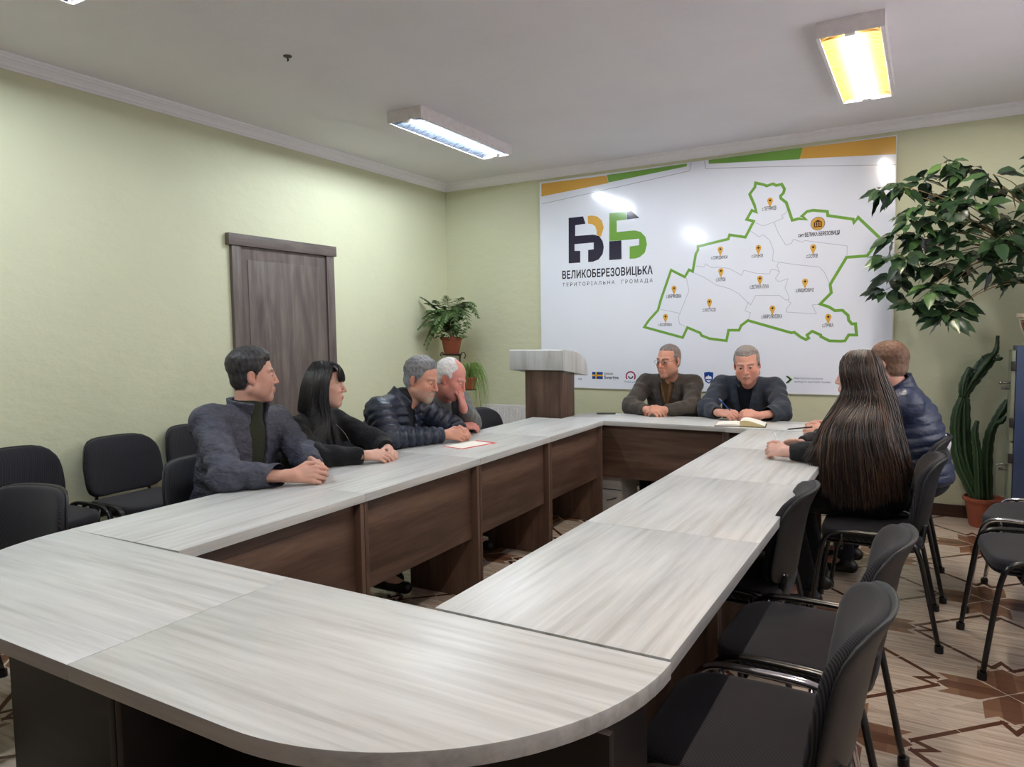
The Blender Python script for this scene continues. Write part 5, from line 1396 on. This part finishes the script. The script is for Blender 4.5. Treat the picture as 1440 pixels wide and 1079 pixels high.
def w1(c):
    H, A, sc = c['H'], c['A'], c['sc']
    L = lambda s_, f, u: tuple(H + (s_ * A[0] + f * A[1] + u * A[2]) * sc)
    bl = [srgb(12, 12, 14), srgb(20, 20, 23), srgb(16, 16, 20)]
    # fringe, side curtains and the back
    G = []
    for s_ in (-.062, -.045, -.022, 0, .022, .045, .062): G.append([L(s_ * .35, .02, .130), L(s_ * .75, .070, .112), L(s_ * .95, .097 - abs(s_) * .35, .070), L(s_, .104 - abs(s_) * .45, .026)])
    strands(c, G, 900, bl, .0016, .0035, 'fringe', 3, .001, 10, .10)
    G = [[L(.02, .045, .130), L(.062, .040, .085), L(.084, .022, .02), L(.088, .018, -.07), L(.080, .028, -.17), (-2.70, 2.745, .86), (-2.675, 2.76, .80)],
         [L(.02, .02, .132), L(.075, .018, .085), L(.094, .004, .0), L(.098, .0, -.09), L(.096, .012, -.19), (-2.715, 2.71, .84), (-2.69, 2.72, .79)],
         [L(.02, -.02, .134), L(.080, .0, .085), L(.100, -.015, .0), L(.106, -.025, -.09), L(.108, -.01, -.19), (-2.75, 2.66, .86), (-2.72, 2.67, .81)],
         [L(.015, -.05, .130), L(.068, -.055, .080), L(.092, -.070, .0), L(.100, -.085, -.08), L(.095, -.10, -.15)],
         [L(.005, -.06, .128), L(.035, -.095, .075), L(.055, -.118, .0), L(.060, -.130, -.08), L(.055, -.135, -.14)],
         [L(-.005, -.06, .128), L(-.035, -.095, .075), L(-.055, -.118, .0), L(-.060, -.130, -.08), L(-.055, -.135, -.14)],
         [L(-.015, -.05, .130), L(-.068, -.055, .080), L(-.092, -.070, .0), L(-.100, -.085, -.08), L(-.095, -.10, -.15)],
         [L(-.02, -.02, .134), L(-.080, .0, .085), L(-.100, -.015, .0), L(-.104, -.025, -.09), L(-.100, -.02, -.17)],
         [L(-.02, .02, .132), L(-.075, .035, .085), L(-.094, .020, .0), L(-.098, .015, -.09), L(-.090, .02, -.17)]]
    strands(c, G, 2300, bl, .0020, .004, 'hair', 5, .002, 14, .15)
    ORG = c['ORG']
    zip_line(c, [(-2.700, 2.800, .93), (-2.665, 2.825, .88), (-2.650, 2.85, .82)], M['steel'], .0016)
    b = MB(); b.lathe([(0, .004), (.008, .004), (.008, 0)], 14, (0, 0, 0)); 
    o_ = b.build('cuff_button', M['steel'], c['root']); o_.location = tuple(V3(-2.463, 2.715, .792) - ORG); o_.rotation_euler = (PI / 2, 0, math.radians(35))
person(dict(label='woman with long straight black hair and fringe, in a black jacket, on the left side',
    head=(-2.80, 2.825, 1.132), face=(.72, .69, -.03), hs=.98, wide=.97, jaw=.95, neck=.85, nose=.9,
    pelvis=(-2.90, 2.78, .575), chest=(-2.84, 2.775, .925), right=(.12, -1, 0), sw=.165, bulk=.98,
    elR=(-2.61, 2.545, .800), elL=(-2.60, 3.02, .805), wrR=(-2.455, 2.745, .790), wrL=(-2.475, 2.945, .790),
    hdR=(.80, .62, -.03), huR=(.35, -.5, .80), sgR=-1, hdL=(.92, -.55, -.03), huL=(.3, .45, .85), sgL=1,
    cR=(.45, .5, .55, .6), cL=(.5, .55, .6, .6), tR=(.5, .3), tL=(.5, .3), hands=.92,
    skin=srgb(212, 166, 148), hair=srgb(14, 14, 16), hairstyle='long', scalp=1.0, front=.075, temple=.05, red=.3, lip=srgb(176, 96, 92)[:3], brow=srgb(30, 26, 26),
    top='jacket', topm=M['blackc'], thick=.020, opening='zip', open=.030, collar=.030, cr=.066, ct=.007, flare=.7, inner='blouse', innerm=M['blackj'], wrinkle=.005, cg=.0072, extra=w1, tab=(1, 0, -2.62)))

person(dict(label='grey-haired man with a short beard in a quilted navy jacket, leaning on the left desks',
    head=(-2.665, 3.500, 1.122), face=(.94, .14, -.28), hs=1.06, wide=1.04, jaw=1.15, neck=1.2, hup=(.22, .05, 1),
    pelvis=(-2.92, 3.40, .585), chest=(-2.785, 3.42, .965), right=(.10, -1, 0), sw=.195, bulk=1.14, belly=1.1,
    elR=(-2.655, 3.165, .805), elL=(-2.60, 3.72, .805), wrR=(-2.490, 3.485, .797), wrL=(-2.500, 3.675, .797),
    hdR=(.82, .58, -.02), huR=(.4, -.70, .60), sgR=-1, hdL=(.90, -.50, -.02), huL=(.35, .7, .6), sgL=1,
    cR=(.8, .85, .9, .9), cL=(.7, .8, .85, .9), tR=(.6, .1), tL=(.6, .1), hands=1.02,
    skin=srgb(206, 150, 128), hair=srgb(112, 112, 114), hair2=srgb(168, 168, 170), greyside=.8, side=.006, thk=.020, quiff=.003, tousle=.0022, mess=150, front=.066, temple=.045, recede=.5,
    eyeopen=.7, beard=srgb(170, 156, 138), stubble=.4, stubc=srgb(168, 150, 140), brow=srgb(92, 84, 80), red=.6,
    top='jacket', topm=M['navyq'], quilt=(.048, .016), thick=.024, opening='zip', open=.038, collar=.036, cr=.080, ct=.011, flare=.5, cgap=.04, inner='sweater', innerm=M['blackj'], cg=.0062, tab=(1, 0, -2.66)))

person(dict(label='white-haired balding man in a grey jacket resting his face on his hand',
    head=(-2.660, 3.800, 1.112), face=(.86, .30, -.45), hs=1.04, wide=1.02, hup=(.42, .12, 1),
    pelvis=(-2.93, 3.93, .585), chest=(-2.80, 3.92, .945), right=(.05, -1, 0), sw=.185, bulk=1.05,
    elR=(-2.70, 3.73, .81), elL=(-2.645, 4.02, .805), wrR=(-2.60, 3.83, .800), wrL=(-2.575, 3.815, .930),
    hdR=(.45, .88, -.03), huR=(.3, -.4, .85), sgR=-1, hdL=(-.14, -.12, .98), huL=(.90, .10, .15), sgL=1,
    cR=(.4, .45, .5, .5), cL=(.42, .45, .5, .55), tR=(.5, .3), tL=(.5, .3), hands=1.0,
    skin=srgb(212, 146, 134), hair=srgb(206, 204, 202), hair2=srgb(232, 230, 228), side=.008, thk=.007, front=.030, temple=.020, recede=0, bald=(0, .055, .125, .062), tousle=.002, red=.7, brow=srgb(150, 140, 134), scalp=.0,
    top='jacket', topm=M['greyc'], thick=.018, opening='v', open=.05, collar=.03, inner='sweater', innerm=M['blackj'], lapel=True, tab=(1, 0, -2.60)))

person(dict(label='man with glasses and cropped grey hair in a brown blazer behind the far desk',
    head=(-1.760, 5.520, 1.162), face=(-.34, -.94, -.10), hs=1.06, wide=1.0, jaw=1.05, neck=1.1,
    pelvis=(-1.80, 5.78, .585), chest=(-1.795, 5.64, .985), right=(-1, -.06, 0), sw=.190, bulk=1.08,
    elR=(-2.035, 5.400, .805), elL=(-1.555, 5.445, .805), wrR=(-1.850, 5.265, .797), wrL=(-1.715, 5.265, .800),
    hdR=(.93, -.32, -.05), huR=(-.25, -.35, .85), sgR=-1, hdL=(-.94, -.30, .02), huL=(.15, -.55, .80), sgL=1,
    cR=(.5, .55, .6, .6), cL=(.55, .6, .65, .7), tR=(.5, .2), tL=(.5, .15), hands=1.05,
    skin=srgb(206, 148, 124), hair=srgb(112, 98, 92), hair2=srgb(160, 152, 150), greyside=1.0, side=.0025, thk=.005, tousle=.0006, front=.066, temple=.030, recede=1.0, brow=srgb(86, 66, 56), red=.45, stubble=.2, gaze=.3,
    top='blazer', topm=M['brownb'], thick=.016, opening='v', open=.058, lapel=True, collar=.030, cr=.076, inner='sweater', innerm=M['brownk'], inneck=.30, wrinkle=.007, cg=.0068, eyeopen=.6,
    extra=lambda c: (glasses(c), zip_line(c, [c['N'] + c['Fv'] * .070 + c['Rv'] * .040 + c['U'] * .02, c['N'] + c['Fv'] * .108 + c['Rv'] * .028 - c['U'] * .06, c['N'] + c['Fv'] * .138 + c['Rv'] * .008 - c['U'] * .17], M['brownk'], .006, 'sweater_edge'),
                     zip_line(c, [c['N'] + c['Fv'] * .070 - c['Rv'] * .040 + c['U'] * .02, c['N'] + c['Fv'] * .108 - c['Rv'] * .028 - c['U'] * .06, c['N'] + c['Fv'] * .138 - c['Rv'] * .008 - c['U'] * .17], M['brownk'], .006, 'sweater_edge'))))

person(dict(label='grey-haired man in a navy blazer with an open notebook before him, behind the far desk',
    head=(-1.145, 5.455, 1.140), face=(.10, -.96, -.26), hs=1.08, wide=1.04, jaw=1.15, neck=1.15, hup=(-.06, -.2, 1),
    pelvis=(-1.18, 5.78, .585), chest=(-1.175, 5.62, .975), right=(-1, .03, 0), sw=.195, bulk=1.12,
    elR=(-1.425, 5.400, .805), elL=(-.885, 5.395, .805), wrR=(-1.290, 5.235, .800), wrL=(-1.010, 5.160, .800),
    hdR=(.90, -.40, .0), huR=(-.3, -.35, .85), sgR=-1, hdL=(-.92, .10, .06), huL=(.15, -.60, .78), sgL=1,
    cR=(.6, .7, .75, .8), cL=(.55, .65, .7, .75), tR=(.5, .1), tL=(.5, .1), hands=1.05,
    skin=srgb(212, 154, 134), hair=srgb(126, 118, 114), hair2=srgb(168, 162, 158), greyside=.6, side=.007, thk=.012, tousle=.0016, front=.070, temple=.040, recede=1.1, peak=.006, brow=srgb(108, 92, 84), red=.55,
    top='blazer', topm=M['navyb'], thick=.018, opening='v', open=.060, lapel=True, collar=.030, cr=.076, inner='sweater', innerm=M['navyk'], inneck=.42, wrinkle=.007, cg=.0068, eyeopen=.6, nose=1.05, lip=srgb(150, 92, 84)[:3]))
t = thing('ballpoint_pen', 'dark pen held in the right hand of the man in the navy blazer', 'pen', (-1.235, 5.195, .855))
MB().tube([(.035, -.01, -.032), (.028, -.008, -.026), (-.055, .016, .050)], [.001, .004, .004], 10).build('barrel', M['bblue'], t, smooth=True)
MB().tube([(-.030, .013, .034), (-.052, .019, .053)], .0016, 6).build('clip', M['steel'], t)

def girl(c):
    H, A, sc = c['H'], c['A'], c['sc']
    L = lambda s_, f, u: tuple(H + (s_ * A[0] + f * A[1] + u * A[2]) * sc)
    br = [srgb(34, 26, 23), srgb(48, 36, 30), srgb(66, 49, 39), srgb(30, 24, 22), srgb(92, 70, 56)]
    # guides run from the left cheek round the back of the head to the right side
    G = [[L(-.010, .045, .124), L(-.060, .068, .085), L(-.084, .062, .01), L(-.090, .055, -.08), (-.425, 3.72, .92), (-.455, 3.655, .85), (-.50, 3.635, .790)],
         [L(-.010, .030, .130), L(-.072, .045, .085), L(-.094, .035, .0), L(-.098, .020, -.10), (-.400, 3.69, .92), (-.420, 3.63, .80), (-.41, 3.62, .64)],
         [L(-.008, .000, .134), L(-.080, .012, .085), L(-.100, .000, .0), L(-.105, -.015, -.11), (-.350, 3.645, .93), (-.355, 3.61, .76), (-.345, 3.62, .56)],
         [L(-.005, -.03, .134), L(-.076, -.030, .080), L(-.096, -.040, .0), L(-.104, -.065, -.11), (-.265, 3.640, .93), (-.240, 3.62, .76), (-.220, 3.64, .56)],
         [L(.0, -.05, .130), L(-.056, -.075, .070), L(-.072, -.088, .0), L(-.080, -.115, -.11), (-.150, 3.69, .91), (-.110, 3.70, .74), (-.095, 3.71, .60)],
         [L(.0, -.06, .128), L(-.025, -.098, .070), L(-.030, -.112, .0), L(-.030, -.150, -.11), (-.105, 3.86, .88), (-.072, 3.85, .74), (-.060, 3.85, .66)],
         [L(.005, -.06, .128), L(.025, -.098, .070), L(.035, -.112, .0), L(.045, -.150, -.11), (-.095, 3.98, .88), (-.062, 3.97, .74), (-.050, 3.97, .67)],
         [L(.01, -.05, .130), L(.060, -.075, .075), L(.076, -.085, .0), L(.090, -.110, -.11), (-.130, 4.08, .87), (-.10, 4.08, .74), (-.09, 4.08, .68)],
         [L(.01, -.01, .134), L(.080, .000, .085), L(.100, -.005, .0), L(.104, -.02, -.10), (-.30, 4.14, .88), (-.30, 4.15, .78)]]
    strands(c, G, 4200, br, .0019, .007, 'hair', 9, .006, 16, .28)
person(dict(label='woman with very long brown hair down her back, in a black coat',
    head=(-.285, 3.930, 1.158), face=(-.98, .18, -.03), hs=.98, wide=.97, jaw=.92, neck=.85,
    pelvis=(-.170, 3.900, .575), chest=(-.230, 3.930, .930), right=(.06, 1, 0), sw=.150, bulk=.92,
    elR=(-.455, 4.12, .805), elL=(-.400, 3.735, .800), wrR=(-.560, 3.965, .798), wrL=(-.585, 3.715, .795),
    hdR=(-.75, -.62, .10), huR=(-.3, .5, .8), sgR=-1, hdL=(-.96, .22, .03), huL=(-.25, -.75, .6), sgL=1,
    cR=(.5, .6, .65, .7), cL=(.75, .8, .85, .9), tR=(.5, .1), tL=(.6, .1), hands=.95,
    skin=srgb(220, 176, 160), hair=srgb(40, 30, 26), hairstyle='long', scalp=1.0, front=.078, temple=.05, red=.3, brow=srgb(40, 30, 28),
    top='coat', topm=M['blackj'], thick=.020, opening='zip', open=.020, collar=.032, cr=.066, inner='blouse', innerm=M['blackc'], wrinkle=.005, trousers=M['blackj'], extra=girl, tuck=.12, tab=(-1, 0, .42)))

def hem(c):
    fl = Field(V3(-.05, 4.30, .66), V3(.20, 4.62, .86), .006)
    fl.ell(V3(.080, 4.475, .770), V3(.047, .050, .060), None, .01, mod=lambda p, q: .004 * hash_noise(p, 60)); c['fin'](fl, 'shirt_hem', M['white'])
t = thing('white_pen', 'white pen standing out of the hands of the long-haired woman', 'pen', (-.655, 3.80, .83))
MB().tube([(.03, -.05, -.02), (-.004, .004, .040), (-.008, .010, .047)], [.0038, .0038, .0012], 10).build('barrel', M['white'], t, smooth=True)
person(dict(label='man with short reddish-brown hair in a dark blue quilted jacket, behind the long-haired woman',
    head=(-.185, 4.500, 1.190), face=(-.90, .42, -.10), hs=1.05, wide=1.02, neck=1.15,
    pelvis=(.000, 4.520, .585), chest=(-.085, 4.540, .995), right=(.02, 1, 0), sw=.195, bulk=1.14,
    elR=(-.370, 4.80, .805), elL=(-.335, 4.32, .808), wrR=(-.500, 4.655, .815), wrL=(-.485, 4.400, .812),
    hdR=(-.85, -.50, .12), huR=(-.35, .45, .80), sgR=-1, hdL=(-.95, .15, .04), huL=(-.25, -.75, .6), sgL=1,
    cR=(.6, .65, .7, .75), cL=(.75, .8, .85, .9), tR=(.5, .1), tL=(.6, .1), hands=1.05,
    skin=srgb(210, 158, 138), hair=srgb(98, 70, 54), hair2=srgb(132, 104, 86), greyside=.9, side=.003, thk=.010, front=.080, temple=.05, brow=srgb(96, 70, 54),
    top='jacket', topm=M['navyr'], quilt=(.055, .008), thick=.022, opening='zip', open=.03, collar=.092, cr=.068, ct=.010, flare=.3, cgap=.03, inner='shirt', innerm=M['white'], cg=.0070, extra=hem, tab=(-1, 0, .42)))

t = thing('ballpoint_pen', 'dark pen tip sticking out of the fist of the man in dark blue quilting', 'pen', (-.60, 4.36, .83))
MB().tube([(.05, .0, .012), (-.075, -.01, -.006), (-.085, -.011, -.008)], [.004, .004, .001], 10).build('barrel', M['black'], t, smooth=True)

# ------------------------------------------------------------------ camera, world, render look
cam = bpy.data.cameras.new('camera'); co = bpy.data.objects.new('camera', cam); COL.objects.link(co)
cam.sensor_fit = 'HORIZONTAL'; cam.sensor_width = 36; cam.lens = 25.176; cam.clip_start = .02
yw, pt, rl = math.radians(30.05734511), math.radians(-4.02167293), math.radians(-0.84129029)
fw = Vector((-math.sin(yw) * math.cos(pt), math.cos(yw) * math.cos(pt), math.sin(pt)))
r0 = Vector((math.cos(yw), math.sin(yw), 0)); u0 = r0.cross(fw)
rr_ = r0 * math.cos(rl) + u0 * math.sin(rl); uu_ = -r0 * math.sin(rl) + u0 * math.cos(rl)
mw = Matrix(((rr_.x, uu_.x, -fw.x, 0), (rr_.y, uu_.y, -fw.y, 0), (rr_.z, uu_.z, -fw.z, 1.40), (0, 0, 0, 1)))
co.matrix_world = mw; SC.camera = co
w = bpy.data.worlds.new('world'); SC.world = w; w.use_nodes = True
w.node_tree.nodes['Background'].inputs[0].default_value = (1.0, .96, .97, 1); w.node_tree.nodes['Background'].inputs[1].default_value = WORLD
vs = SC.view_settings; vs.view_transform = 'Standard'; vs.look = 'None'; vs.gamma = 1; vs.use_curve_mapping = False; vs.exposure = EXPOSURE
cy = SC.cycles; cy.use_denoising = True; cy.max_bounces = 10; cy.diffuse_bounces = 6; cy.glossy_bounces = 4; cy.sample_clamp_indirect = 6; cy.caustics_reflective = False; cy.caustics_refractive = False
